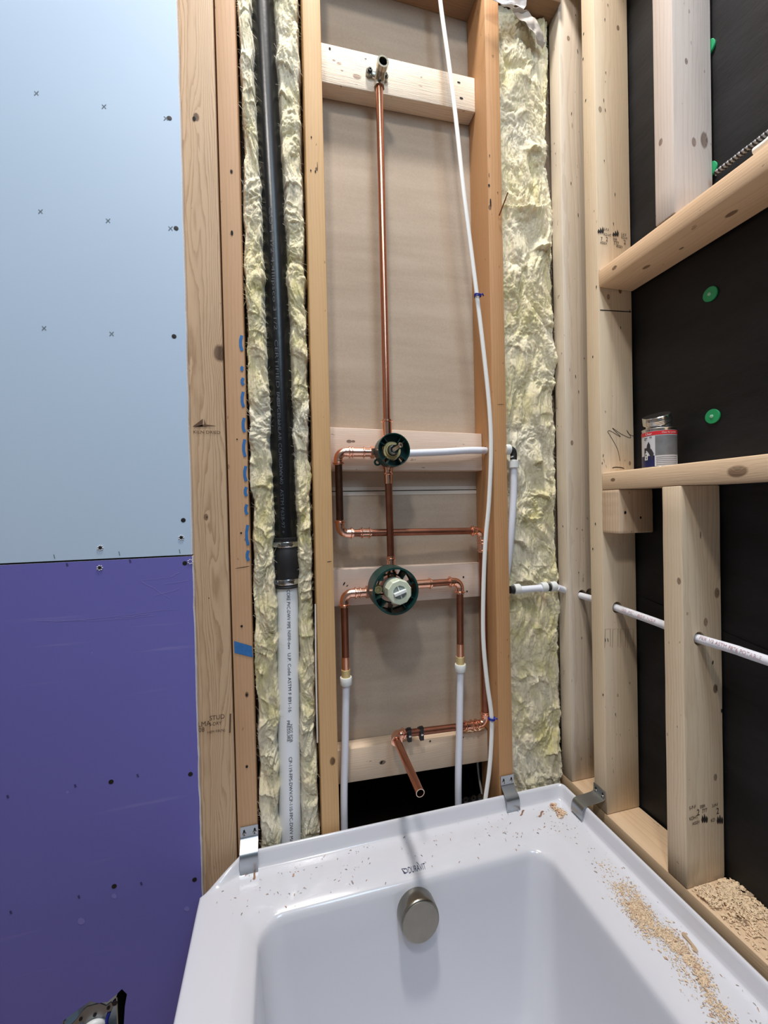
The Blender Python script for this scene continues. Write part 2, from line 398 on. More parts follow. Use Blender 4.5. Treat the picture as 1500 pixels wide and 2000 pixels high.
# sheathing behind the right-hand studs
XR = .686; XM = .777
wr = link(bpy.data.objects.new('wall_right', None)); wr['kind'] = 'structure'; wr.location = (XM, -1, 0)
wr['label'] = 'black membrane sheet on the far side of the right-hand studs'
bm = bmesh.new()
ny, nz_ = 150, 160
def mem(i, j):
    y = 1.15-(i/ny)*4.4; z = ZF+(j/nz_)*(2.45-ZF)
    return (XM+.004*noise.noise(Vector((y*4, z*4, 1)))+.002*noise.noise(Vector((y*13, z*17, 4)))+.003, y, z)
G = [[bm.verts.new(mem(i, j)) for j in range(nz_+1)] for i in range(ny+1)]
for i in range(ny):
    for j in range(nz_): bm.faces.new((G[i][j], G[i+1][j], G[i+1][j+1], G[i][j+1]))
from_bm('membrane', bm, M_MEMBRANE, wr, 60)
bm = bmesh.new(); bmbox(bm, (XM+.012, -3.4, ZF), (XM+.05, 1.15, 2.45)); from_bm('sheathing_board', bm, M_CAVITY, wr)
# lapped membrane fold low on the right
a = P(1235, 1240, 'x', .782); b_ = P(1500, 1385, 'x', .782)
bm = bmesh.new(); d = (b_-a).normalized(); a2 = a-d*.2; b2 = b_+d*.6
q = [a2, b2, b2+Vector((0, 0, .1)), a2+Vector((0, 0, .1))]
v = [bm.verts.new(p+Vector((-.004, 0, 0))) for p in q]+[bm.verts.new(p+Vector((.006, 0, 0))) for p in q]
bm.faces.new(v[:4]); bm.faces.new(v[4:]);
for i in range(4): bm.faces.new((v[i], v[(i+1) % 4], v[4+(i+1) % 4], v[4+i]))
from_bm('membrane_lap', bm, M_MEMBRANE, wr)

# ------------------------------------------------------------------ lumber
def lumber(name, lo, hi, axis, label, cat, pal, knots=(), seed=0, tilt=None, bev=.0022, holes=(), **kw):
    """knots are world points with a radius; tilt=(dx,dy,dz) moves the far end; holes=(point, axis, radius)"""
    lo, hi = Vector(lo), Vector(hi); c = (lo+hi)/2
    bm = bmesh.new(); bmbox(bm, lo, hi, bev)
    ai = 'xyz'.index(axis)
    bmesh.ops.bisect_plane
    for k in range(1, 14):
        co_ = Vector(c); co_[ai] = lo[ai]+(hi[ai]-lo[ai])*k/14; no = Vector((0, 0, 0)); no[ai] = 1
        bmesh.ops.bisect_plane(bm, geom=bm.verts[:]+bm.edges[:]+bm.faces[:], plane_co=co_, plane_no=no)
    for vv in bm.verts:
        f = (vv.co[ai]-lo[ai])/(hi[ai]-lo[ai])
        if tilt: vv.co += Vector(tilt)*f
        wob = .0007*noise.noise(Vector((f*9, seed, 0)))
        vv.co[(ai+1) % 3] += wob
    kl = [(k[0]-c.x, k[1]-c.y, k[2]-c.z, k[3]) for k in knots]
    mt = wood('wood_'+name+str(seed), *pal, axis=axis, knots=kl, seed=seed, **kw)
    o = from_bm(name, bm, mt, None, 30, origin=c)
    meta(o, label, cat)
    for (p, d, r) in holes:
        hb = bmesh.new(); lathe(hb, Vector(p)-Vector(d)*.2, d, [(0, r), (.4, r)], 20)
        h = from_bm('cut', hb, M_DARK); md = o.modifiers.new('b', 'BOOLEAN'); md.object = h; md.solver = 'EXACT'
        dg = bpy.context.evaluated_depsgraph_get(); nm = bpy.data.meshes.new_from_object(o.evaluated_get(dg))
        o.modifiers.clear(); old = o.data; o.data = nm; bpy.data.meshes.remove(old); bpy.data.objects.remove(h)
    return o
TAN = ((198, 168, 136), (144, 108, 76)); ORANGE = ((198, 158, 122), (158, 114, 78)); HONEY = ((212, 172, 124), (178, 132, 84))
RUST = ((192, 146, 102), (150, 104, 66)); PALE = ((226, 206, 184), (190, 160, 134)); SPRUCE = ((224, 204, 176), (188, 156, 124)); GREYW = ((216, 202, 184), (174, 152, 130))
ZT, ZB = 1.205, ZF+.04
def kn(px, py, ax, val, r): p = P(px, py, ax, val); return (p.x, p.y, p.z, r)
def marks(parent, items, n, mt=None, name='nail_mark', wd=.0022, ln=.006):
    """dark nail and staple slots on a face; items = (point, length, width, tilt)"""
    bm = bmesh.new(); n = Vector(n)
    for p, l, wdt, tl in items:
        up = Vector((0, 0, 1)); s = up.cross(n).normalized()
        a = (up*math.cos(tl)+s*math.sin(tl)); b = a.cross(n)
        vs = [bm.verts.new(Vector(p)+n*.0004+a*math.cos(2*math.pi*k/8)*l/2+b*math.sin(2*math.pi*k/8)*wdt/2) for k in range(8)]
        bm.faces.new(vs)
    o = ink(name, bm, mt or M_DARK, parent); o['kind'] = 'stuff'; return o
YN = (0, -1, 0); XN = (-1, 0, 0)
A = lumber('wall_stud', (-.1875, .0005, ZB), (-.0995, .0375, ZT), 'z', 'wide flat tan stud with swirling grain and KILN DRIED stamp beside the drywall edge', 'stud', TAN,
    [kn(383, 228, 'y', 0, .006), kn(430, 690, 'y', 0, .012), kn(402, 1010, 'y', 0, .004)], 1, tilt=(-.003, 0, 0), ring=210, warp=1.6, contrast=.8, pith=(.01, .035))
B = lumber('wall_stud', (-.0965, .0005, ZB), (-.0595, .089, ZT), 'z', 'narrow orange-brown stud with blue crayon marks, left of the fibreglass and black pipe', 'stud', ORANGE,
    [kn(482, 1357, 'y', 0, .0035), kn(452, 335, 'y', 0, .003)], 2, tilt=(-.003, 0, 0), contrast=.3, ring=160, warp=.5)
Cst = lumber('wall_stud', (.0680, .0005, ZB), (.1049, .089, ZT), 'z', 'honey-coloured stud between the black pipe bay and the copper plumbing bay', 'stud', HONEY,
    [kn(650, 1487, 'y', 0, .006), kn(618, 330, 'y', 0, .003)], 3, tilt=(.0005, 0, 0), contrast=.3, ring=170, warp=.5)
Dst = lumber('wall_stud', (.4800, .0005, ZB), (.5160, .089, ZT), 'z', 'reddish-brown stud right of the copper plumbing, white cable hanging in front of it', 'stud', RUST,
    [kn(957, 405, 'y', 0, .004), kn(960, 765, 'y', 0, .003)], 4, contrast=.35, ring=170, warp=.7,
    holes=[(P(947, 880, 'x', .4795), (1, 0, 0), .0105)])
HY = [P(1125, 1157, 'x', .73), P(1203, 1187, 'x', .73), P(1365, 1247, 'x', .73)]
Est = lumber('wall_stud', (.686, .012, -.731+.038), (.775, .050, 1.262), 'z', 'pale corner stud at the right edge of the yellow fibreglass, drilled for the white pipe', 'stud', GREYW,
    [kn(1117, 865, 'y', .012, .004), kn(1110, 75, 'y', .012, .004)], 5, contrast=.45, ring=180, kcol=(130, 98, 74), holes=[(Vector((.725, .03, -.229)), (0, 1, 0), .0125), (Vector((.748, .03, -.226)), (0, 1, 0), .0115)])
Fst = lumber('wall_stud', (.686, -.1003, -.693), (.775, -.0625, 1.262), 'z', 'pale full-height stud that both right-hand horizontal beams butt against, with a pen scribble', 'stud', SPRUCE,
    [kn(1211, 568, 'y', -.1, .005), kn(1188, 580, 'y', -.1, .0035), kn(1207, 55, 'y', -.1, .004), kn(1172, 214, 'y', -.1, .004), kn(1230, 905, 'y', -.1, .003)], 6, contrast=.35, ring=190, kcol=(120, 88, 66),
    holes=[(Vector((.722, -.08, -.2345)), (0, 1, 0), .0130)])
Gst = lumber('wall_stud', (.686, -.2783, .5085), (.775, -.2403, 1.262), 'z', 'pale grey-pink upper stud standing on the slanting-looking upper beam', 'stud', ((216, 202, 192), (176, 152, 140)),
    [kn(1340, 120, 'y', -.278, .0035), kn(1355, 278, 'y', -.278, .005), kn(1375, 274, 'y', -.278, .009), kn(1290, 278, 'x', .686, .004)], 7, contrast=.35, ring=170, kcol=(130, 96, 76))
Ist = lumber('wall_stud', (.686, -.2833, -.693), (.775, -.2453, .0270), 'z', 'short pale stud under the shelf beam, rising from sawdust on the bottom plate', 'stud', SPRUCE,
    [kn(1400, 1158, 'y', -.283, .006), kn(1378, 1215, 'y', -.283, .0045), kn(1397, 1345, 'y', -.283, .006), kn(1397, 1518, 'y', -.283, .004), kn(1326, 1135, 'x', .686, .004)], 8, contrast=.5, ring=170, warp=1.5, kcol=(128, 96, 72),
    holes=[(Vector((.7215, -.264, -.2478)), (0, 1, 0), .0125)])
lumber('horizontal_beam', (.686, -2.4, .4695), (.775, -.1008, .5075), 'y', 'flat pale upper beam on the right running toward the viewer above the shelf beam', 'beam', ((226, 194, 160), (184, 144, 108)),
    [kn(1200, 523, 'x', .686, .004), (.722, -.187, .4697, .005), (.735, -.25, .4697, .003), (.73, -.34, .4697, .006)], 9, contrast=.3, ring=190, kcol=(90, 56, 34), bev=.004)
lumber('shelf_beam', (.686, -2.4, .0275), (.775, -.1008, .0655), 'y', 'flat pale beam on the right with a large knot, carrying the primer can', 'beam', ((228, 200, 168), (188, 152, 118)),
    [kn(1440, 922, 'x', .686, .009), kn(1197, 937, 'x', .686, .004)], 10, contrast=.3, ring=200, kcol=(106, 70, 42), bev=.003)
J = lumber('packing_block', (.6862, -.1462, -.0660), (.7750, -.1006, .0268), 'z', 'short stub of pale timber nailed under the left end of the shelf beam', 'block', ((216, 190, 162), (178, 144, 112)), [], 11, contrast=.6, ring=150)
lumber('bottom_plate', (.686, -2.4, -.7315), (.775, .0888, -.6935), 'y', 'pale bottom plate carrying the right-hand studs, just above the tub edge', 'plate', ((216, 188, 156), (178, 144, 110)),
    [kn(1450, 1800, 'z', -.694, .006)], 12, contrast=.35, ring=190, bev=.003)
lumber('top_plate', (-.5, .0005, ZT+.0005), (.685, .089, ZT+.076), 'x', 'brown top plate, darkened for shade, seen from below above the plumbing bay', 'plate', ((150, 120, 94), (118, 88, 64)), [], 13)  # wood colours darkened to stand in for shade on the underside
lumber('top_plate', (.686, -2.4, 1.2625), (.775, .0888, 1.338), 'y', 'pale top plate over the right-hand studs, only its corner showing', 'plate', SPRUCE, [], 14)
def block(c4, y0, y1, label, pal, knots, seed, **kw):
    """blocking between the studs; c4 = photo pixels of its four front corners (tl, tr, br, bl)"""
    X0, X1 = .1052, .4797
    tl, tr, br, bl = [P(*c, 'y', y0) for c in c4]
    def zat(p, q, x): return p.z+(q.z-p.z)*(x-p.x)/(q.x-p.x)
    zt0, zt1 = zat(tl, tr, X0), zat(tl, tr, X1); zb0, zb1 = zat(bl, br, X0), zat(bl, br, X1)
    c = Vector(((X0+X1)/2, (y0+y1)/2, (zt0+zb1)/2))
    bm = bmesh.new(); bmbox(bm, (X0, y0, 0), (X1, y1, 1))
    for v_ in bm.verts:
        f = (v_.co.x-X0)/(X1-X0)
        v_.co.z = (zt0+(zt1-zt0)*f) if v_.co.z > .5 else (zb0+(zb1-zb0)*f)
    bmesh.ops.bevel(bm, geom=bm.edges[:], offset=.0022, segments=2, affect='EDGES', profile=.5)
    kl = [(k[0]-c.x, k[1]-c.y, k[2]-c.z, k[3]) for k in knots]
    mt = wood('wood_blocking%d' % seed, *pal, axis='x', knots=kl, seed=seed, **kw)
    return meta(from_bm('stud_blocking', bm, mt, None, 30, origin=c), label, 'blocking')
BY0, BY1 = .052, .0885
BK1 = block(((629.3, 82.5), (923, 151), (925, 218), (631, 160)), BY0, BY1, 'weathered pale blocking high between the studs, holding the shower outlet elbow', ((232, 216, 196), (186, 158, 132)),
    [kn(697, 150, 'y', BY0, .006), kn(662, 124, 'y', BY0, .0035), kn(652, 118, 'y', BY0, .0025), kn(668, 138, 'y', BY0, .002)], 21, contrast=.5, blotch=.3, bumps=.8, kcol=(150, 110, 84))
BK2 = block(((645, 834), (942, 847), (942, 919), (650, 918)), BY0, BY1, 'pale blocking behind the upper green-ringed valve', ((222, 200, 182), (184, 152, 130)), [kn(682, 862, 'y', BY0, .004), kn(690, 862, 'y', BY0, .003)], 22, contrast=.3, blotch=.2)
BK3 = block(((652, 1113), (938, 1101), (938, 1165), (655, 1185)), BY0, BY1, 'pale blocking behind the lower, larger green-ringed valve', ((222, 200, 184), (184, 156, 138)), [], 23, contrast=.3, blotch=.2)
BK4 = block(((662, 1466), (948, 1427), (950, 1487), (665, 1532)), BY0, BY1, 'lowest pale blocking, under the clamped copper spout pipe', ((224, 200, 174), (186, 154, 126)),
    [kn(747, 1489, 'y', BY0, .005), kn(840, 1448, 'y', BY0, .002)], 24, contrast=.45, warp=1.5)
# nail and staple slots
def mk(px, py, ax, val, l=.006, wd=.0018, t=0): return (P(px, py, ax, val), l, wd, t)
marks(A, [mk(379, 232, 'y', .0002, .009, .006), mk(404, 1010, 'y', .0002, .003, .002), mk(408, 1168, 'y', .0002, .002, .002)], YN)
marks(B, [mk(452, 335, 'y', .0002, .006, .004), mk(463, 858, 'y', .0002, .003, .003), mk(471, 1041, 'y', .0002, .004, .004), mk(472, 1223, 'y', .0002, .005, .005), mk(482, 1357, 'y', .0002, .006, .004), mk(482, 1497, 'y', .0002, .006, .005), mk(474, 1108, 'y', .0002, .03, .0012, 1.45), mk(453, 455, 'y', .0002, .01, .005)], YN)
marks(Cst, [mk(620, 325, 'y', .0002, .02, .0012), mk(616, 335, 'y', .0002, .005, .003), mk(607, 333, 'y', .0002, .004, .003), mk(608, 268, 'y', .0002, .004, .003), mk(643, 1097, 'y', .0002, .010, .0015, 1.5)], YN)
marks(Dst, [mk(956, 304, 'y', .0002, .006, .002), mk(955, 362, 'y', .0002, .006, .005), mk(958, 395, 'y', .0002, .018, .004), mk(972, 376, 'y', .0002, .004, .002), mk(955, 342, 'y', .0002, .01, .0015), mk(978, 790, 'y', .0002, .02, .001, 1.5)], YN)
E_M = [(1099, 1028), (1124, 735), (1130, 765), (1141, 700), (1137, 1035), (1130, 1118), (1136, 1246), (1124, 30), (1116, 222), (1115, 358), (1128, 100), (1129, 420)]
marks(Est, [mk(x, y, 'y', .0118, random.uniform(.004, .011), .002, random.uniform(-.15, .15)) for x, y in E_M], YN)
marks(Est, [mk(x, y, 'x', .6858, .004, .0018) for x, y in [(1088, 797), (1089, 832), (1083, 280), (1085, 300), (1097, 690)]], XN)
F_M = [(1187, 10), (1181, 38), (1183, 142), (1179, 196), (1182, 215), (1180, 314), (1201, 380), (1198, 437), (1212, 640), (1230, 608), (1176, 905), (1178, 890), (1182, 1250), (1187, 1250), (1202, 1395)]
marks(Fst, [mk(x, y, 'y', -.1005, random.uniform(.005, .010), .0018, random.uniform(-.2, .2)) for x, y in F_M], YN)
marks(Fst, [mk(x, y, 'x', .6858, .006, .0028, .1) for x, y in [(1140, 66), (1139, 115), (1144, 196), (1165, 560), (1158, 697), (1163, 1023), (1158, 1072), (1178, 1357)]], XN)
marks(Ist, [mk(1368, 1045, 'y', -.2837, .014, .0015), mk(1392, 1294, 'y', -.2837, .008, .003, .2), mk(1367, 1240, 'y', -.2837, .008, .0015), mk(1409, 1388, 'y', -.2837, .008, .003)], YN)
marks(J, [mk(1221, 1001, 'y', -.1466, .007, .006), mk(1251, 1011, 'y', -.1466, .006, .005)], YN)
marks(BK1, [mk(714, 115, 'y', .0518, .006, .0016, 1.4), mk(896, 161, 'y', .0518, .009, .004, 1.6), mk(901, 192, 'y', .0518, .010, .005, 1.6), mk(823, 151, 'y', .0518, .005, .001, 1.5), mk(644, 95, 'y', .0518, .006, .005)], YN)
marks(BK3, [mk(905, 1127, 'y', .0518, .005, .0045), mk(912, 1155, 'y', .0518, .005, .004), mk(672, 1140, 'y', .0518, .009, .003, .5), mk(678, 1144, 'y', .0518, .006, .002, .9)], YN)
marks(BK4, [mk(745, 1489, 'y', .0518, .009, .004, .6), mk(840, 1447, 'y', .0518, .004, .003), mk(905, 1440, 'y', .0518, .003, .003)], YN)
# crayon and stamps on the studs
bm = bmesh.new()
for x, y, l in [(471, 670, .030), (473, 720, .008), (474, 745, .014), (474, 780, .030), (476, 830, .028), (477, 875, .034), (479, 925, .030), (480, 960, .018), (481, 995, .020), (485, 1045, .04), (487, 1085, .02)]:
    p = P(x, y, 'y', 0); p.x = min(p.x, -.0648)
    stroke(bm, [p+Vector((.0015, -.0003, l/2)), p+Vector((-.001, -.0003, l/6)), p+Vector((-.001, -.0003, -l/6)), p+Vector((.0015, -.0003, -l/2))], .0056, YN)
q = [P(457, 1252, 'y', -.0003), P(492, 1262, 'y', -.0003), P(494, 1284, 'y', -.0003), P(458, 1275, 'y', -.0003)]
bm.faces.new([bm.verts.new(p) for p in q])
o_ = ink('crayon_mark', bm, M_CRAYON, B); o_['label'] = 'blue crayon marks'; o_['kind'] = 'stuff'
def flat_text(parent, s, size, px, py, ax, val, mt, name='stamp', rot=0, stretch=(1, 1), flip=False, bm=None, go=True):
    o = P(px, py, ax, val)
    u, n = ((Vector((1, 0, 0)), Vector(YN)) if ax == 'y' else (Vector((0, -1, 0)), Vector(XN)))
    if ax == 'z': u, n = Vector((1, 0, 0)), Vector((0, 0, 1))
    v_ = n.cross(u)
    u2 = u*math.cos(rot)+v_*math.sin(rot); v2 = -u*math.sin(rot)+v_*math.cos(rot)
    bm = bm or bmesh.new()
    sg = -1 if flip else 1
    text_to(bm, s, size, lambda x, y: o+u2*x*sg+v2*y*sg+n*.0004, stretch)
    return ink(name, bm, mt, parent) if go else bm
bm = bmesh.new()
flat_text(A, 'KILN DRIED', .0098, 377, 846, 'y', 0, M_INKBROWN, stretch=(.95, .8), bm=bm, go=False)
for pts in ([(376, 833), (396, 818), (396, 833)], [(399, 818), (402, 829), (423, 832), (376, 834), (399, 829)]):
    vs = [bm.verts.new(P(x, y, 'y', -.0003)) for x, y in pts]; bm.faces.new(vs)
ink('stamp', bm, M_INKBROWN, A)
bm = bmesh.new()
for s, sz, x, y in [('STUD', .0125, 409, 1407), ('S-DRY', .009, 409, 1418), ('HEM FIR(N)', .0072, 405, 1433), ('LMA', .0135, 386, 1420), ('08', .012, 388, 1430)]:
    flat_text(A, s, sz, x, y, 'y', 0, None, bm=bm, go=False, stretch=(.9, 1))
stroke(bm, [P(450, 1394, 'y', -.0003), P(449, 1431, 'y', -.0003)], .003, YN)
ink('stamp', bm, M_INKBROWN, A)
# grade stamp on the tall right stud
bm = bmesh.new()
for s, sz, x, y in [('S-P-F', .0085, 1179, 450), ('KD-HT', .0085, 1179, 460), ('2', .014, 1183, 471), ('ASSEV.', .0085, 1172, 476), ('S-P-F', .0085, 1213, 460), ('KD-H', .0085, 1213, 466), ('2', .014, 1218, 477), ('ASSEV', .0085, 1203, 483), ('EIBR', .0075, 1197, 469), ('777', .012, 1198, 478), ('7', .012, 1173, 470)]:
    flat_text(Fst, s, sz, x, y, 'y', -.1005, None, bm=bm, go=False, stretch=(.78, 1), rot=-.02)
for cx, c_y in ((1202, 458), (1173, 452)):
    for dx, h in ((-4, 5), (0, 8), (4, 10)):
        vs = [bm.verts.new(P(cx+dx+a, c_y+b, 'y', -.1009)) for a, b in ((0, -h), (2.4, -h*.3), (2, 2), (0, 4), (-2, 1))]; bm.faces.new(vs)
ink('stamp', bm, M_INK, Fst)
bm = bmesh.new()
stroke(bm, [P(1172+i*7.6, 605.5+i*.45, 'y', -.1006) for i in range(9)], .0022, YN)
ink('pen_line', bm, M_INK, Fst); bm = bmesh.new()
sg = smooth_path([P(x, y, 'y', -.1006) for x, y in [(1211, 900), (1207, 880), (1200, 865), (1190, 848), (1187, 843), (1193, 842), (1212, 853), (1196, 836), (1214, 848), (1232, 855), (1224, 840), (1229, 848), (1238, 852)]], 6)
stroke(bm, sg, .0012, YN)
ink('pen_scribble', bm, M_INK, Fst)['label'] = 'black pen signature'; bm = bmesh.new()
stroke(bm, smooth_path([P(x, y, 'y', -.1006) for x, y in [(1196, 914), (1202, 912.5), (1212, 913), (1219, 915)]], 4), .002, YN)
ink('pen_mark', bm, M_INK, Fst)
bm = bmesh.new()
for i in range(4):
    x0 = 1181+i*15; y0 = 1229
    stroke(bm, [P(x0, y0+36, 'y', -.1006), P(x0+1, y0, 'y', -.1006), P(x0+11, y0-1, 'y', -.1006), P(x0+11, y0+34, 'y', -.1006)], .0012, YN)
ink('stamp', bm, plain('faint_ink', (160, 140, 120), .8), Fst)
bm = bmesh.new()
for s, sz, x, y in [('2', .016, 1361, 1593), ('S-P-F', .009, 1346, 1582), ('KDHT', .009, 1346, 1603), ('2', .016, 1399, 1590), ('S-P-F', .008, 1391, 1577), ('EIBR', .008, 1367, 1579), ('777', .010, 1371, 1588), ('KD', .009, 1388, 1606), ('ASSEV', .008, 1352, 1612)]:
    flat_text(Ist, s, sz, x, y, 'y', -.2837, None, bm=bm, go=False, stretch=(.8, 1), rot=.02)
for cx, c_y in ((1376, 1601), (1406, 1603)):
    for dx, h in ((-4, 9), (0, 12), (4, 8)):
        vs = [bm.verts.new(P(cx+dx+a, c_y+b, 'y', -.2840)) for a, b in ((0, -h), (2.6, -h*.3), (2, 4), (0, 7), (-2, 1))]; bm.faces.new(vs)
ink('stamp', bm, M_INK, Ist)
# wood cut curl where the beam meets the stud
nl = bmesh.new(); a = P(992, 376, 'y', -.03); b = P(975, 421, 'y', -.005)
sweep(nl, [a, b], [.0013, .0016], 8); o = from_bm('loose_nail', nl, M_COPPER_OLD, origin=b); meta(o, 'thin brown nail poking out beside the torn fibreglass flap', 'nail')

# ------------------------------------------------------------------ front boards on the left
M_EDGE = M_GYPSUM
XD = -.1640
def sheet(name, z0, z1, xr0, xr1, mt, label, hole=None):
    t = empty(name, (-.6, -.0065, (z0+z1)/2), label, 'drywall')
    N = 60; rng = random.Random(3)
    def edge(f): return xr0+(xr1-xr0)*f + rng.uniform(-.0007, .0007)
    outer = [(-2.4, z0), ]+[(edge(i/N), z0+(z1-z0)*i/N) for i in range(N+1)]+[(-2.4, z1)]
    bm = bmesh.new(); plate(bm, outer, hole or [], (0, -.0122, 0), (1, 0, 0), (0, 0, 1), (0, 1, 0), .0120)
    from_bm('gypsum_core', bm, M_EDGE, t)
    bm = bmesh.new(); plate(bm, [(x-.0009 if x > -1 else x, z) for x, z in outer], hole or [], (0, -.0128, 0), (1, 0, 0), (0, 0, 1), (0, 1, 0), .0005)
    from_bm('face_paper', bm, mt, t)
    return t
ZS1 = P(187, 1093.5, 'y', -.0127).z
DU = sheet('drywall_sheet', ZS1+.0016, 2.44, XD+.0005, XD-.001, M_BLUEBOARD, 'pale blue drywall sheet screwed to the wall above the seam')
hc = P(178, 1985, 'y', -.0127)
hole = [(hc.x+a, hc.z+b) for a, b in [(-.048, -.10), (-.05, -.02), (-.044, .006), (-.030, .014), (-.018, .020), (0, .028), (.012, .020), (.026, .018), (.040, .026), (.050, .034), (.058, .022), (.054, .0), (.05, -.05), (.05, -.10)]]
DL = sheet('drywall_sheet', ZF+.012, ZS1-.0016, XD+.002, XD+.0005, M_PURPLE, 'purple moisture-resistant drywall sheet below the seam, beside the tub', [hole])
def screw(parent, px, py, deep=True, r=.0042):
    c = P(px, py, 'y', -.0128); bm = bmesh.new()
    lathe(bm, c, (0, -1, 0), [(-.001, r), (.0003, r), (.0004, r*.85)], 14)
    return from_bm('drywall_screw', bm, M_SCREW, parent, 40)
for x, y in [(331, 231), (344, 446), (340, 657), (358, 1016)]: screw(DU, x, y)
for x, y in [(196, 1070), (354.5, 1050)]: screw(DU, x, y, r=.0036)
for x, y in [(361, 1100), (217, 1527), (372, 1512), (223, 1731), (380, 1718), (224, 1960)]: screw(DL, x, y)
screw(DL, 195, 1109, r=.0036)
def pucker(parent, px, py):
    c = P(px, py, 'y', -.0131); bm = bmesh.new()
    for k in range(7):
        a = k*.9; p = c+Vector((math.cos(a)*.004, -.0006, math.sin(a)*.004)); bmbox(bm, p-Vector((.0012, .0006, .0008)), p+Vector((.0012, .0006, .0008)), .0003)
    from_bm('torn_paper', bm, M_GYPSUM, parent)['kind'] = 'stuff'
for q in [(196, 1070), (354, 1050)]: pucker(DU, *q)
pucker(DL, 195, 1109); pucker(DL, 372, 1097)
bm = bmesh.new()
for x, y in [(71, 182), (203, 208), (79, 413), (211, 431), (86, 641), (218, 652), (333, 446), (324, 231)]:
    for a, b in (((-4, -4), (4, 4)), ((4, -4), (-4, 4))):
        stroke(bm, [P(x+a[0], y+a[1], 'y', -.0131), P(x+b[0], y+b[1], 'y', -.0131)], .0014, YN)
for x, y in [(105, 1087), (232, 1081), (350, 1077)]: stroke(bm, [P(x, y-4, 'y', -.0131), P(x+2, y+4, 'y', -.0131)], .0016, YN)
ink('pencil_mark', bm, M_PENCIL, DU)['kind'] = 'stuff'
bm = bmesh.new()
for x, y in [(130, 1103), (253, 1096), (14, 1556), (146, 1535), (268, 1515), (20, 1782), (153, 1752), (275, 1726)]:
    stroke(bm, [P(x, y-3, 'y', -.0131), P(x+2, y+3, 'y', -.0131)], .003, YN)
ink('pencil_mark', bm, M_PENCIL_D, DL)['kind'] = 'stuff'
# scratches on the purple board
bm = bmesh.new(); rg = random.Random(5)
for x0, y0, x1, y1 in [(70, 1211, 170, 1212), (100, 1216, 345, 1190), (170, 1212, 300, 1203), (275, 1134, 333, 1127), (275, 1134, 330, 1166), (333, 1127, 350, 1118), (225, 1208, 290, 1199), (300, 1164, 350, 1150), (320, 1140, 368, 1134)]:
    n_ = 6; pts = [P(x0+(x1-x0)*i/n_+rg.uniform(-1, 1), y0+(y1-y0)*i/n_+rg.uniform(-1.2, 1.2), 'y', -.0131) for i in range(n_+1)]
    stroke(bm, pts, rg.uniform(.0007, .0014), YN)
for x, y, r in [(158, 1799, 7), (223, 1750, 5), (365, 1775, 5), (132, 1547, 3), (180, 1275, 1.5)]:
    vs = [bm.verts.new(P(x+r*math.cos(k*.7)*rg.uniform(.8, 1.2), y+r*math.sin(k*.7), 'y', -.0131)) for k in range(9)]; bm.faces.new(vs)
ink('scratch', bm, plain('chalky_scuff', (128, 122, 192), .8), DL)['kind'] = 'stuff'
# electrical box in the hole
eb = empty('electrical_box', (hc.x, .02, hc.z-.03), 'steel electrical box with plaster ring showing through the rough hole in the purple drywall', 'box')
cx, cz = hc.x, hc.z
bm = bmesh.new()
for lo, hi in (((cx-.046, -.004, cz-.095), (cx-.044, .045, cz-.004)), ((cx+.037, -.004, cz-.095), (cx+.039, .045, cz+.012)), ((cx-.046, .043, cz-.095), (cx+.039, .045, cz+.012)), ((cx-.046, -.004, cz-.097), (cx+.039, .045, cz-.095))): bmbox(bm, lo, hi)
from_bm('box_shell', bm, M_STEEL, eb)
bm = bmesh.new()
ring = [(-.036, -.09), (-.036, -.012), (-.026, -.004), (-.014, .010), (-.008, .014), (.012, .014), (.022, .006), (.030, .010), (.034, .002), (.030, -.006), (.022, -.006), (.016, -.012), (.012, -.016), (-.010, -.018), (-.016, -.010), (-.024, -.014), (-.026, -.09)]
plate(bm, [(cx+a, cz+b) for a, b in ring], [], (0, -.008, 0), (1, 0, 0), (0, 0, 1), (0, 1, 0), .002)
from_bm('plaster_ring', bm, plain('grey_steel', (146, 146, 150), .4, .8), eb)
for dx, dz in ((-.018, -.004), (.026, .002), (.004, -.004)):
    bm = bmesh.new(); lathe(bm, (cx+dx, -.0085, cz+dz), YN, [(0, .0028), (.001, .0028), (.0012, .0012)], 12); from_bm('ring_screw', bm, M_SCREW, eb, 40)
bm = bmesh.new(); sweep(bm, smooth_path([(cx-.012, .0, cz-.05), (cx-.010, -.012, cz-.022), (cx+.002, -.012, cz-.015), (cx+.014, -.008, cz-.022), (cx+.016, .004, cz-.05)], 6), .0055, 10)
from_bm('white_wire', bm, M_WHITEP, eb, 60)
bm = bmesh.new(); sweep(bm, smooth_path([(cx+.020, .0, cz-.05), (cx+.022, -.006, cz-.022), (cx+.028, .01, cz-.01), (cx+.03, .03, cz-.03)], 6), .003, 10)
from_bm('blue_wire', bm, M_BLUE, eb, 60)

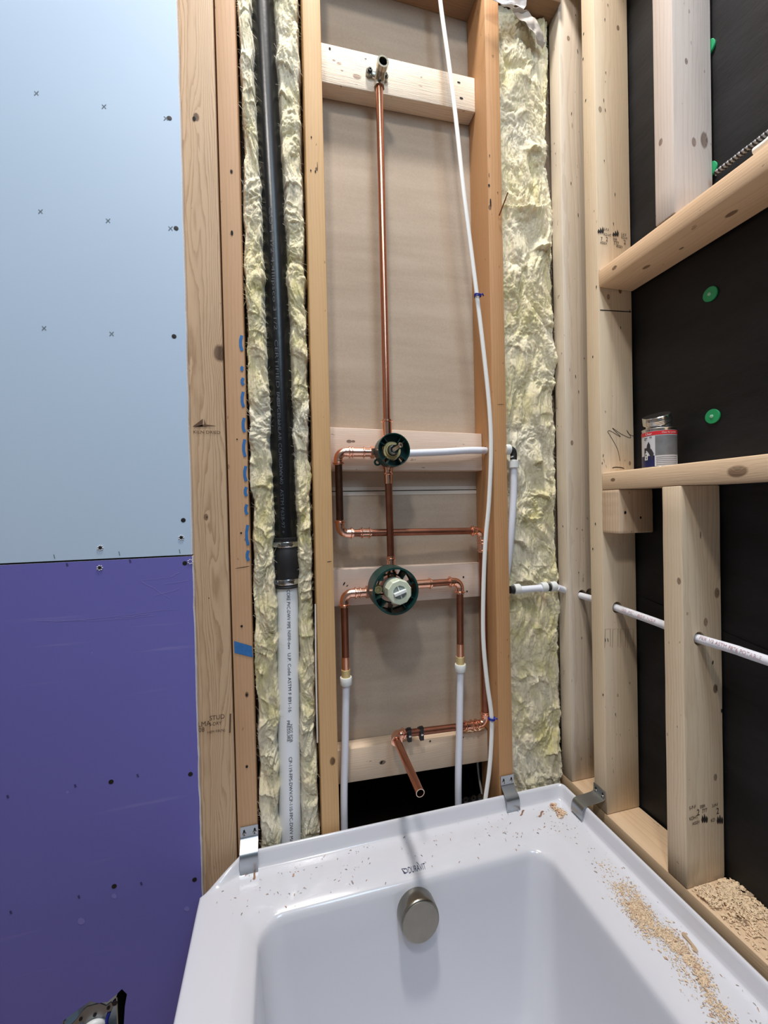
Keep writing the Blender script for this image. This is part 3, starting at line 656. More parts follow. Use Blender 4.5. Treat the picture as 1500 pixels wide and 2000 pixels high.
# ------------------------------------------------------------------ fibreglass
def wool(name, label, xa, xb, z0, z1, base, bulge, step, seed, edge_l=.012, edge_r=.012, xjit=.006, amp=1.0, nflap=30, flaps=(), stretch=1.0):
    """xa/xb: functions of z. Torn front surface of a batt: cottony lumps plus folded flaps with a sharp lower lip."""
    nzz = int((z1-z0)/step); w_ = xb((z0+z1)/2)-xa((z0+z1)/2); nx = max(8, int(w_/step))
    rg = random.Random(int(seed*10)); bm = bmesh.new(); G = []; c = Vector(((xa(0)+xb(0))/2, .045, (z0+z1)/2))
    nf = noise.noise; fr = noise.fractal; FL = list(flaps)
    for _ in range(nflap):
        z = rg.uniform(z0, z1); FL.append((xa(z)+w_*rg.uniform(.1, .9), z, rg.uniform(.010, .026), rg.uniform(.014, .045), rg.uniform(-2.7, -.4), rg.uniform(.003, .008)))
    FL.sort(key=lambda f: f[1])
    for j in range(nzz+1):
        z = z0+(z1-z0)*j/nzz; row = []; l, r = xa(z), xb(z)
        l += xjit*nf(Vector((z*22, seed, 0))); r += xjit*nf(Vector((z*20, seed+9, 0)))+.4*xjit*nf(Vector((z*80, seed+3, 0)))
        near = [f for f in FL if abs(f[1]-z) < .07]
        for i in range(nx+1):
            u = i/nx; x = l+(r-l)*u
            w1 = nf(Vector((x*14, z*8, seed))); w2 = nf(Vector((x*12+7, z*9, seed+2)))
            a = abs(nf(Vector((x*22+w1*1.3, z*9*stretch+w2*1.3, seed+5))))
            b = abs(nf(Vector((x*58+w1*3+a*2, z*20*stretch+w2*2.5, seed+11))))
            c3 = fr(Vector((x*170+b*4, z*60*stretch+w2*6+a*5, seed+17)), .8, 2.1, 5)
            big = nf(Vector((x*7, z*6, seed+20)))
            h = amp*(.019*a+.0085*b+.0036*c3+.009*big-.002)
            for fx, fz, wd, ln, ang, am in near:
                dx, dz = x-fx, z-fz; s = dx*math.cos(ang)+dz*math.sin(ang); t = -dx*math.sin(ang)+dz*math.cos(ang)
                s += .006*w1+.0035*nf(Vector((x*90, z*90, fx*50)))-(t*t)/(wd*2.5)*.6
                if -ln < s < .0015 and abs(t) < wd*2:
                    k = (1+s/ln) if s < 0 else 1-s/.0015
                    h += am*(max(k, 0)**1.6)*math.exp(-(t/wd)**2)
            e = min(1, (x-l)/edge_l)*min(1, (r-x)/edge_r); e = max(e, 0)**.5
            y = base - bulge*math.sin(math.pi*u)**.6*.6 - h
            y = min(y*e+.082*(1-e), .086)
            sx = .004*w2+.0016*nf(Vector((x*150, z*90, seed+33))); sz = .005*w1
            row.append(bm.verts.new((min(max(x+sx*e, l-.001), r+.001), y, z+sz)))
        G.append(row)
    for j in range(nzz):
        for i in range(nx): bm.faces.new((G[j][i], G[j][i+1], G[j+1][i+1], G[j+1][i]))
    pts = [[v_.co.copy() for v_ in row] for row in G]
    o = from_bm(name, bm, M_WOOL, None, None, origin=c)
    for p in o.data.polygons: p.use_smooth = True
    meta(o, label, 'insulation', 'fibreglass in the wall bays', kind='stuff')
    # loose hairs lying on and lifting off the surface
    n = int(w_*(z1-z0)*60000); fb = bmesh.new()
    for _ in range(n):
        j = rg.randrange(2, nzz-8); i = rg.randrange(0, nx); p0 = pts[j][i]; a = rg.gauss(1.57, .7); L_ = rg.uniform(.003, .011)
        d = Vector((math.cos(a)*.8, -rg.uniform(.0, .30), math.sin(a)*rg.choice((1, -1)))); cur = Vector((rg.uniform(-1, 1), rg.uniform(.1, .7), rg.uniform(-1, 1)))
        ps = [p0+Vector((0, -.0004, 0))+d*L_*t+cur*L_*t*t for t in (0, .33, .66, 1)]; wd = rg.uniform(.00010, .00026); s = Vector((wd, 0, wd*.7))
        A_ = [(fb.verts.new(q-s), fb.verts.new(q+s)) for q in ps]
        for q1, q2 in zip(A_[:-1], A_[1:]): fb.faces.new((q1[0], q1[1], q2[1], q2[0]))
    f_ = from_bm('loose_fibre', fb, M_WOOL, o); f_['kind'] = 'stuff'
    return o, pts
def flap(px, py, wd, ln, deg, am): p = P(px, py, 'y', 0); return (p.x, p.z, wd, ln, math.radians(deg), am)
def pipe_px(y):   # centre of the drain pipe in the photo
    t = [(0, 511), (500, 537), (1050, 558), (1145, 561), (1640, 567)]
    for (a, b), (c, d) in zip(t[:-1], t[1:]):
        if y <= c: return b+(d-b)*(y-a)/(c-a)
    return t[-1][1]
YP = .042
PP = [P(pipe_px(y), y, 'y', YP) for y in (0, 250, 500, 800, 1050, 1145, 1400, 1640)]
def pipe_x(z):
    pts = sorted([(p.z, p.x) for p in PP])
    return float(np.interp(z, [a for a, b in pts], [b for a, b in pts]))
W1, _ = wool('fibreglass_batt', 'cream fibreglass strip packed between the orange-brown stud and the black-and-white drain pipe', lambda z: -.0585, lambda z: pipe_x(z)-.0165, -.80, 1.20, .024, .012, .0013, 1.3, .004, .010, .006, 1.0, 42, stretch=.75)
W2, _ = wool('fibreglass_batt', 'cream fibreglass strip packed between the drain pipe and the honey-coloured stud', lambda z: pipe_x(z)+.0185, lambda z: .0655, -.80, 1.20, .026, .012, .0013, 7.9, .010, .006, .006, 1.0, 36, [flap(606, 1172, .010, .03, -100, .014), flap(600, 1035, .012, .03, -90, .012), flap(598, 690, .008, .02, -60, .010)], stretch=.8)
W3, _ = wool('fibreglass_batt', 'wide yellow fibreglass batt in the bay between the reddish stud and the corner stud', lambda z: .5175, lambda z: .6850+.013*math.exp(-((z-.72)/.06)**2)-.010*math.exp(-((z-.95)/.12)**2), -.80, 1.20, .048, .014, .0018, 4.4, .006, .010, .005, .95, 42,
    [flap(1040, 392, .05, .03, 95, .026), flap(1078, 470, .02, .05, -95, .022), flap(1060, 265, .018, .03, -60, .016), flap(1018, 905, .016, .035, -50, .016), flap(1080, 965, .02, .03, -110, .014), flap(1030, 1065, .03, .05, -120, .014), flap(1040, 1140, .03, .05, -95, .018), flap(1050, 1010, .03, .03, 70, .012), flap(1070, 900, .012, .04, -80, .012)])
# folded facing paper at the top of the right bay
def crumple(name, pts2, y, mt, label, seed, parent=None):
    bm = bmesh.new(); tri = tessellate_polygon([[Vector((a, b, 0)) for a, b in pts2]])
    vs = [bm.verts.new(P(a, b, 'y', y+(i % 3)*.006)) for i, (a, b) in enumerate(pts2)]
    for t in tri: bm.faces.new([vs[i] for i in t])
    bmesh.ops.subdivide_edges(bm, edges=bm.edges[:], cuts=4, use_grid_fill=True)
    bmesh.ops.triangulate(bm, faces=bm.faces[:]); bmesh.ops.subdivide_edges(bm, edges=bm.edges[:], cuts=1)
    for v_ in bm.verts: v_.co.y += .010*noise.noise(v_.co*22+Vector((seed, 0, 0)))+.004*noise.noise(v_.co*70)
    bmesh.ops.solidify(bm, geom=bm.faces[:], thickness=.0008)
    o = from_bm(name, bm, mt, None, 25, origin=P(*pts2[0], 'y', y)); return meta(o, label, 'paper')
crumple('paper_scrap', [(925, -12), (1032, -14), (1030, 6), (1020, 22), (1004, 12), (1000, 20), (975, 12), (950, 6)], -.022, M_FOIL, 'silvery crumpled paper scrap hanging over the top of the reddish stud', 1)
crumple('paper_scrap', [(996, 18), (1010, 18), (1034, 20), (1050, 45), (1066, 80), (1062, 92), (1045, 72), (1020, 45), (1000, 32)], .012, plain('kraft_grey', (176, 168, 160), .7), 'grey folded paper flap over the top of the wide fibreglass batt', 2)

# ------------------------------------------------------------------ drain pipe
def cyl_text(bm, s, size, p0, p1, r, ang, along0=0, stretch=(1, 1)):
    """text running down a pipe from p0 to p1, letter tops turned to the right"""
    p0, p1 = Vector(p0), Vector(p1); t = (p1-p0).normalized()
    toward = (EYE-(p0+p1)/2); toward.z = 0; toward.normalize(); e1 = (toward-t*toward.dot(t)).normalized(); e2 = e1.cross(t)*-1
    if e2.x < 0: e2 = -e2
    def fn(x, y):
        a = ang+(y*stretch[1])/r
        return p0+t*(along0+x*stretch[0])+(e1*math.cos(a)+e2*math.sin(a))*(r+.0004)
    text_to(bm, s, size, fn)
RP = .0243
vp = empty('black_drain_pipe', P(558, 1060, 'y', YP), 'glossy black plastic drain pipe coming down from above into the rubber coupling', 'pipe')
bm = bmesh.new(); top = P(505, -60, 'y', YP); sweep(bm, smooth_path([top, PP[0], PP[1], PP[2], PP[3], PP[4]], 5), RP, 40); from_bm('pipe', bm, M_BLACK, vp, 50)
bm = bmesh.new()
for s, a, b, y0, sz in [('CO 1 1/2 4.4Ilipsco 3 1/2', (532, 420), (548, 662), 0, .0115), ('CERTIFIED NSF-dwv', (543, 672), (552, 850), 0, .0115), ('ABS CELLULAR CORE DWV', (550, 775), (557, 945), 0, .0115), ('+ Sched 40 . ASTM F628-97 +', (556, 892), (560, 1045), 0, .0115)]:
    p0, p1 = P(pipe_px(a[1]), a[1], 'y', YP), P(pipe_px(b[1]), b[1], 'y', YP)
    L_ = (p1-p0).length; tw = text_width(s, sz); cyl_text(bm, s, sz, p0, p1, RP, -.30, 0, (L_/tw*.97, .8))
ink('printed_lettering', bm, M_INKGREY, vp)['label'] = 'grey printed lettering'
wp = empty('white_drain_pipe', P(567, 1640, 'y', YP), 'white PVC drain pipe with black printed lettering, below the rubber coupling', 'pipe')
bm = bmesh.new(); sweep(bm, smooth_path([PP[4], PP[5], PP[6], PP[7], P(571, 2000, 'y', YP)], 5), .0232, 40); from_bm('pipe', bm, M_PVC, wp, 50)
bm = bmesh.new()
for s, y0, y1, ang, st in [('CORE PVC-DWV PIPE', 1148, 1224, -.05, .8), ('NSF\u00ae-dwv', 1225, 1262, -.02, .75), ('U.P. Code ASTM F 891-16', 1268, 1384, -.04, .8), ('NOT FOR', 1404, 1440, .06, .7), ('PRESSURE', 1396, 1438, -.18, .7), ('CP-119-FPS-DWV/CP-110-FPC-DWV MADE I', 1466, 1652, -.05, .8)]:
    p0, p1 = P(pipe_px(y0), y0, 'y', YP), P(pipe_px(y1), y1, 'y', YP); L_ = (p1-p0).length; tw = text_width(s, .012)
    cyl_text(bm, s, .012, p0, p1, .0232, ang, 0, (L_/tw*.97, st))
ink('printed_lettering', bm, M_INK, wp)['label'] = 'black printed lettering'
rc = empty('rubber_coupling', P(560, 1097, 'y', YP), 'black rubber coupling with two steel band clamps joining the black and white pipes', 'coupling')
a, b = P(558, 1049, 'y', YP), P(561, 1146, 'y', YP); L_ = (b-a).length
bm = bmesh.new(); lathe(bm, a, b-a, [(0, .0248), (.0, .0278), (.003, .0285), (.006, .0272), (.024, .0272), (.027, .0288), (L_-.028, .0288), (L_-.025, .0272), (L_-.006, .0272), (L_-.003, .0287), (L_, .0278), (L_, .0235)], 40)
from_bm('sleeve', bm, M_RUBBER, rc, 40)
dr = (b-a).normalized()
for t0, ang in ((.009, -.8), (L_-.019, -1.1)):
    bm = bmesh.new(); lathe(bm, a+dr*t0, dr, [(0, .0272), (0, .0281), (.001, .0286), (.010, .0286), (.011, .0281), (.011, .0272)], 40); cl = from_bm('band_clamp', bm, M_CHROME, rc, 40)
    c = a+dr*(t0+.0055); e = Vector((math.sin(ang), -math.cos(ang), 0)); s = Vector((e.y*-1, e.x, 0))*-1
    bm = bmesh.new(); lathe(bm, c+e*.031-s*.011, s, [(0, .0045), (.002, .0052), (.012, .0052), (.013, .004), (.017, .004), (.018, .0058), (.022, .0058)], 8); from_bm('worm_screw', bm, M_STEEL, cl, 30)
    bm = bmesh.new()
    for k in range(7):
        a3 = ang+.45+k*.07; q = c+Vector((math.sin(a3), -math.cos(a3), 0))*.0288; bmbox(bm, q-Vector((.0004, .0006, .004)), q+Vector((.0004, .0006, .004)))
    from_bm('band_slot', bm, M_RUBBER, cl)['kind'] = 'stuff'
# small white wire running beside the honey stud
bm = bmesh.new(); sweep(bm, smooth_path([P(616, 1180, 'y', .01), P(617, 1300, 'y', .008), P(619, 1400, 'y', .008), P(620, 1450, 'y', .012)], 6), .0016, 8)
meta(from_bm('thin_wire', bm, M_CABLE, None, 60, origin=P(618, 1300, 'y', .01)), 'thin white wire tucked between fibreglass and the honey-coloured stud', 'wire')

# ------------------------------------------------------------------ copper work
RC = .0080
def pipe_part(parent, a, b, mt=None, r=RC, name='pipe', inner=None):
    bm = bmesh.new(); sweep(bm, [a, b], r, 24, inner=inner); return from_bm(name, bm, mt or M_COPPER, parent, 40)
def coupling(parent, a, b, mt=None, beads=(.0045, -.0045), r=.0102, name='coupling'):
    a, b = Vector(a), Vector(b); L_ = (b-a).length; pr = [(0, .0083), (0, r), (.002, r)]
    bs = sorted([(x if x > 0 else L_+x) for x in beads])
    for x in bs: pr += [(x-.0016, r), (x-.0007, r+.0026), (x+.0007, r+.0026), (x+.0016, r)]
    pr += [(L_-.0004, r), (L_, .0083)]
    pr = sorted(pr, key=lambda q: q[0])
    bm = bmesh.new(); lathe(bm, a, b-a, pr, 24); return from_bm(name, bm, mt or M_COPPER_FIT, parent, 35)
def elbow(parent, a, corner, b, R=.016, mt=None, leg=.013, r=.0101):
    """press elbow with beaded mouths; returns the two mouths"""
    corner = Vector(corner); u = (Vector(a)-corner).normalized(); v = (Vector(b)-corner).normalized()
    path, rad = [], []
    def add(p, r_): path.append(p); rad.append(r_)
    m0 = corner+u*(R+leg); m1 = corner+v*(R+leg)
    for t, rr in [(0, r), (.0025, r), (.0035, r+.0030), (.0055, r+.0030), (.0065, r), (.0088, r-.0002), (leg-.001, r-.0002)]: add(m0-u*t, rr)
    for k in range(0, 9):
        t = k/8; ang = t*math.pi/2   # quarter arc between the two legs
        p = corner+u*R*(1-math.sin(ang))+v*R*(1-math.cos(ang)); add(p, r-.0004)
    for t, rr in [(leg-.001, r-.0002), (.0088, r-.0002), (.0065, r), (.0055, r+.0030), (.0035, r+.0030), (.0025, r), (0, r)]: add(m1-v*t, rr)
    bm = bmesh.new(); sweep(bm, path, rad, 22); from_bm('elbow', bm, mt or M_COPPER_FIT, parent, 40)
    return m0, m1
def adapter(parent, a, b, mt=None):
    """threaded adapter with a hexagon"""
    a, b = Vector(a), Vector(b); L_ = (b-a).length; d = (b-a).normalized()
    bm = bmesh.new(); lathe(bm, a, d, [(0, .0083), (0, .0100), (.003, .0100), (.0038, .0126), (.0055, .0126), (.0065, .0102), (L_*.5, .0098), (L_*.5, .0112), (L_, .0112)], 24)
    o = from_bm('adapter', bm, mt or M_COPPER_FIT, parent, 35)
    bm = bmesh.new(); lathe(bm, a+d*(L_*.52), d, [(0, .0122), (.0006, .0138), (.0084, .0138), (.009, .0122)], sides=6); from_bm('hexagon_nut', bm, mt or M_COPPER_FIT, o, 20)
    return o
YV = .026   # depth of the valve bodies
V1 = P(766, 880, 'y', YV); V1.x = .2345; V1.z = .1245
V2 = Vector((.2365, YV, P(776, 1150, 'y', YV).z))
# shower riser
sr = empty('shower_riser', P(744, 165, 'y', YV), 'long vertical copper pipe rising from the upper valve to the shower outlet elbow', 'pipe')
dt = P(742, 150, 'y', .030); dt.x = .2350
z_top = P(742, 165, 'y', .030).z
pipe_part(sr, (V1.x, YV+.002, V1.z+.03), (dt.x, .030, z_top+.004))
cpl = P(756, 821, 'y', YV).z
coupling(sr, (V1.x, YV+.001, V1.z+.022), (V1.x, YV+.001, cpl+.002), r=.0108)
bm = bmesh.new(); lathe(bm, (V1.x, YV+.001, V1.z+.015), (0, 0, 1), [(0, .0140), (.013, .0140), (.016, .0122), (.02, .0122)], sides=8); from_bm('adapter', bm, M_COPPER_FIT, sr, 30)
de = empty('shower_outlet_elbow', (dt.x, .03, z_top), 'brass drop-ear shower outlet elbow screwed to the top blocking, mouth open', 'fitting')
mz = P(744, 116, 'y', .0).z
# mouth points into the room and a little down; body drops to the riser
mzw = P(745, 117, 'y', -.008).z; zc = P(742, 147, 'y', .045).z+.002
bm = bmesh.new(); sweep(bm, smooth_path([(dt.x, .030, z_top-.004), (dt.x, .030, (z_top+mzw)/2-.004), (dt.x, .0265, mzw-.006), (dt.x, .018, mzw-.001), (dt.x, .006, mzw), (dt.x, -.006, mzw)], 5),
    [.0108]*4+[.0114]*4+[.0108]*18, 26, inner=.0086); from_bm('elbow_body', bm, M_NICKEL, de, 50)
bm = bmesh.new(); lathe(bm, (dt.x, .004, mzw), (0, -1, 0), [(0, .0105), (0, .0126), (.011, .0126), (.011, .0090), (.002, .0088)], 30, cap=False); from_bm('mouth_rim', bm, plain('pale_brass', (214, 206, 184), .25, 1), de, 40)
bm = bmesh.new(); lathe(bm, (dt.x, .030, z_top-.008), (0, 0, 1), [(0, .0095), (0, .0118), (.012, .0118), (.014, .0108)], sides=8); from_bm('socket', bm, M_NICKEL, de, 30)
for sx, dz in ((-1, .008), (1, .003)):
    c = Vector((dt.x+sx*.0175, .046, zc-.002+dz*.3))
    bm = bmesh.new(); sweep(bm, [(dt.x, .046, zc), c], [.0085, .0078], 16, flat=.45)
    lathe(bm, c+Vector((0, .0045, 0)), YN, [(0, .0082), (.007, .0082), (.008, .007)], 18); ear = from_bm('mounting_ear', bm, M_NICKEL, de, 40)
    bm = bmesh.new(); lathe(bm, c+Vector((0, -.003, 0)), YN, [(0, .0052), (.003, .0052), (.0045, .0042), (.0046, .002), (.002, .0018)], 14); from_bm('screw', bm, M_SCREW, ear, 35)
# upper valve
v1 = empty('diverter_valve', V1, 'upper shower valve with a dark green ring, brass collar and chrome stem', 'valve')
def ring_guard(parent, c, r, y_front, y_back, spokes, inner, name='plaster_ring', wall=.0016, webs=True, hub=.0, windows=()):
    bm = bmesh.new()
    lathe(bm, (c.x, y_back, c.z), YN, [(0, r-wall), (0, r), (y_back-y_front, r), (y_back-y_front, r-wall), (0.0, r-wall)], 56, cap=False)
    o = from_bm(name, bm, M_GREEN, parent, 40)
    bm = bmesh.new()
    outer = circ(0, 0, r-wall*.5, 56); holes = [circ(0, 0, inner, 40)]
    for a0, a1, r0, r1 in windows:
        n = 8; holes.append([(r1*math.cos(a0+(a1-a0)*k/n), r1*math.sin(a0+(a1-a0)*k/n)) for k in range(n+1)]+[(r0*math.cos(a1-(a1-a0)*k/n), r0*math.sin(a1-(a1-a0)*k/n)) for k in range(n+1)])
    plate(bm, outer, holes, (c.x, y_back-.012, c.z), (1, 0, 0), (0, 0, 1), (0, 1, 0), .002); from_bm('back_web', bm, M_GREEN, o, 30)
    for a in spokes:
        u = Vector((math.cos(a), 0, math.sin(a))); s = Vector((-math.sin(a), 0, math.cos(a)))*.0008
        bm = bmesh.new(); pts = [c+u*inner, c+u*(r-wall*.4)]
        vs = []
        for y in (y_back-.013, y_front+.006):
            for p in pts:
                for sg_ in (1, -1): vs.append(bm.verts.new(Vector((p.x, y, p.z))+s*sg_))
        f = [(0, 1, 3, 2), (4, 6, 7, 5), (0, 2, 6, 4), (1, 5, 7, 3), (0, 4, 5, 1), (2, 3, 7, 6)]
        for q in f: bm.faces.new([vs[i] for i in q])
        from_bm('rib', bm, M_GREEN, o)
    return o
g1 = P(770, 878, 'y', -.022)
c1 = Vector((g1.x, 0, g1.z)); D2 = math.radians
ring_guard(v1, c1, .0352, -.022, .014, [D2(a) for a in (38, 58, 128, 150, 222, 245, 300, 322)], .0205, windows=[(D2(a), D2(b), .0225, .0320) for a, b in ((224, 243), (302, 320))])
bm = bmesh.new(); lathe(bm, (c1.x, .03, c1.z), YN, [(0, .017), (.010, .0185), (.018, .0185), (.020, .0198), (.034, .0198), (.035, .0190), (.035, .0150), (.037, .0142), (.040, .0142), (.040, .0125), (.036, .0122)], 40); from_bm('brass_collar', bm, M_BRASS, v1, 30)
bm = bmesh.new(); lathe(bm, (c1.x, .0, c1.z), YN, [(0, .0122), (.013, .0122), (.015, .0110), (.018, .0108)], 24); lathe(bm, (c1.x, -.014, c1.z), (.30, -1, .24), [(0, .0090), (.010, .0085), (.015, .0062), (.030, .0056), (.0315, .0046)], 20); from_bm('valve_stem', bm, M_CHROME, v1, 30)
e_ = Vector((.30, -1, .24)).normalized(); tip = Vector((c1.x, -.014, c1.z))+e_*.0317
bm = bmesh.new(); lathe(bm, tip-e_*.0004, e_, [(0, .0022), (.0004, .0022)], 12); from_bm('stem_hole', bm, M_DARK, v1)
bm = bmesh.new(); lathe(bm, (V1.x, .045, V1.z), YN, [(0, .014), (.002, .016), (.020, .016), (.022, .014)], 28); lathe(bm, (V1.x-.021, YV, V1.z), (1, 0, 0), [(0, .0105), (.042, .0105)], 24); lathe(bm, (V1.x, YV, V1.z-.022), (0, 0, 1), [(0, .0118), (.044, .0118)], 24); from_bm('valve_body', bm, M_COPPER_OLD, v1, 40)
# mounting tabs of the upper ring
for px, py in ((737, 903),):
    p = P(px, py, 'y', .018); bm = bmesh.new(); plate(bm, circ(p.x, p.z, .0078, 20), [circ(p.x, p.z, .0038, 14)], (0, .016, 0), (1, 0, 0), (0, 0, 1), (0, 1, 0), .003)
    q = c1+(Vector((p.x, 0, p.z))-c1)*.8; from_bm('mounting_tab', bm, M_GREEN, v1, 40)
# connecting pipe between valves
cp = empty('connecting_pipe', (V1.x, YV, (V1.z+V2.z)/2), 'short vertical copper pipe joining the upper valve to the lower valve', 'pipe')
pipe_part(cp, (V1.x, YV, V1.z-.03), (V2.x, YV, V2.z+.03), M_COPPER_OLD)
z9 = P(758, 945, 'y', YV).z
bm = bmesh.new(); lathe(bm, (V1.x, YV, V1.z-.022), (0, 0, -1), [(0, .0128), (.012, .0128), (.018, .0100), (.026, .0096), (.0275, .0112), (.029, .0112), (.030, .0094), (V1.z-.022-z9, .0094), (V1.z-.022-z9, .0080)], 24); from_bm('coupling', bm, M_COPPER_FIT, cp, 30)
zz = P(764, 1086, 'y', YV).z
bm = bmesh.new(); lathe(bm, (V2.x, YV, V2.z+.022), (0, 0, 1), [(0, .013), (.016, .013), (.018, .0098), (.024, .0096), (zz-V2.z-.022-.009, .0096), (zz-V2.z-.022-.007, .0114), (zz-V2.z-.022-.005, .0114), (zz-V2.z-.022-.004, .0094), (zz-V2.z-.022, .0094), (zz-V2.z-.022, .0080)], 24); from_bm('coupling', bm, M_COPPER_FIT, cp, 30)
# lower valve
v2 = empty('mixing_valve', V2, 'lower bath valve with a large dark green ring and cream plastic cap', 'valve')
g2 = P(773.5, 1155, 'y', -.028); c2 = Vector((g2.x, 0, g2.z))
ring_guard(v2, c2, .0502, -.028, .022, [D2(a) for a in (55, 20, 200, 228, 258, 300, 335)], .030, wall=.0042, windows=[(D2(a), D2(b), .0330, .0440) for a, b in ((235, 305), (-30, 45), (60, 110), (150, 215))])
p = P(742, 1127, 'y', -.01); bm = bmesh.new(); bmbox(bm, p-Vector((.006, .012, .007)), p+Vector((.006, .012, .007)), .002); from_bm('mounting_tab', bm, M_GREEN, v2)
bm = bmesh.new(); lathe(bm, (c2.x+.003, .03, c2.z+.001), YN, [(0, .022), (.012, .024), (.034, .024), (.035, .0235)], 40); from_bm('valve_body', bm, M_COPPER_OLD, v2, 40)
bm = bmesh.new(); lathe(bm, (V2.x, YV, V2.z-.0), (0, 0, 1), [(.015, .0125), (.040, .0125)], 24); lathe(bm, (V2.x-.045, YV, V2.z-.003), (1, 0, 0), [(0, .0105), (.09, .0105)], 24); from_bm('valve_tee', bm, M_COPPER_FIT, v2, 40)
cc = P(783, 1158, 'y', -.058); cc0 = Vector((cc.x-.003, -.012, cc.z-.002))
bm = bmesh.new(); ax = Vector((0.0, -1, 0)); lathe(bm, (cc.x-.001, -.004, cc.z), ax, [(0, .0245), (.040, .0245), (.044, .0235)], 40); cap_ = from_bm('plastic_cap', bm, M_CREAM, v2, 35)
bm = bmesh.new(); lathe(bm, (cc.x-.001, -.030, cc.z), ax, [(0, .0262), (.022, .0262), (.0245, .0242), (.0245, .0145), (.019, .0140)], sides=10); from_bm('cap_flange', bm, M_CREAM, cap_, 20)
bm = bmesh.new(); lathe(bm, (cc.x-.001, -.0500, cc.z), ax, [(0, .0142), (.0012, .0142)], 30); from_bm('cap_recess', bm, M_GREYP, cap_)
R_ = Matrix.Rotation(-.33, 4, 'Y')
bm = bmesh.new(); bmbox(bm, (-.0135, -.010, -.0032), (.0135, 0, .0032), .0008); bmbox(bm, (-.0008, -.004, -.013), (.0008, 0, .013))
bmesh.ops.transform(bm, matrix=Matrix.Translation((cc.x-.001, -.0508, cc.z)) @ R_, verts=bm.verts); from_bm('turn_key', bm, M_WHITEP, cap_)
for px, py, mt_ in ((739, 1152, M_BRASS), (804, 1148, M_COPPER_OLD)):
    p = P(px, py, 'y', -.002); bm = bmesh.new(); lathe(bm, p+Vector((0, .02, 0)), YN, [(0, .010), (.018, .010), (.020, .0085), (.020, .005), (.017, .0045)], 24); lathe(bm, p+Vector((0, .01, 0)), YN, [(0, .004), (.008, .004)], 6); from_bm('check_stop', bm, mt_, v2, 35)
# pipe loop feeding the tub spout
YL = .042
sp = empty('spout_pipe_loop', P(664, 960, 'y', .03), 'copper pipe run from the upper valve around to the open tub-spout stub', 'pipe')
yA = .030
ca = P(660.5, 886, 'y', yA); ca.z = V1.z-.002
st = Vector((V1.x-.021, YV+.002, V1.z-.002))
cb_ = P(664.5, 1042, 'y', yA)
m0, m1 = elbow(sp, st, ca, cb_)
x_ad = P(706, 885, 'y', yA).x
adapter(sp, (x_ad, yA-.001, ca.z), st)
coupling(sp, (m0.x-.004, yA, ca.z), (x_ad+.002, yA-.001, ca.z), beads=(.006,))
hz_l = P(700, 1041, 'y', yA); hz_r = P(905, 1037.5, 'y', YL); cc3 = P(941, 1036, 'y', YL); cc3.x = .4690
d0, d1 = elbow(sp, ca, cb_, hz_l)
pipe_part(sp, m1, d0, M_COPPER_DARK)
h0, h1 = elbow(sp, hz_r, cc3, cc3+Vector((0, 0, -.2)))
pipe_part(sp, d1, h0, M_COPPER_OLD)
k0 = P(694, 1041, 'y', yA); k1 = P(713, 1041, 'y', yA); coupling(sp, d1+(h0-d1)*.05, d1+(h0-d1)*.14)
cc4 = P(945, 1413, 'y', YL); cc4.x = .4690
lf = P(905, 1419, 'y', YL); e5 = P(765, 1436, 'y', .030)
j0, j1 = elbow(sp, cc3, cc4, lf)
coupling(sp, h1-Vector((0, 0, -.002)), h1-Vector((0, 0, .024)))
pipe_part(sp, h1, j0, M_COPPER_OLD)
tipw = Vector((.2368, -.1427, -.5268)); e5.x = .2362
n0, n1 = elbow(sp, lf, e5, tipw, R=.012)
pipe_part(sp, j1, n0, M_COPPER_OLD)
coupling(sp, j1+(n0-j1)*.02, j1+(n0-j1)*.16)
stub = pipe_part(sp, n1, tipw, M_COPPER, name='spout_stub', inner=.0069); stub['label'] = 'open-ended copper stub pointing at the viewer'
bm = bmesh.new(); dd = (tipw-n1).normalized(); lathe(bm, tipw-dd*.0006, dd, [(0, .0070), (0, .0082), (.0009, .0082), (.0009, .0070)], 28, cap=False); from_bm('cut_end', bm, plain('cut_copper', (240, 214, 190), .3, 1), stub)
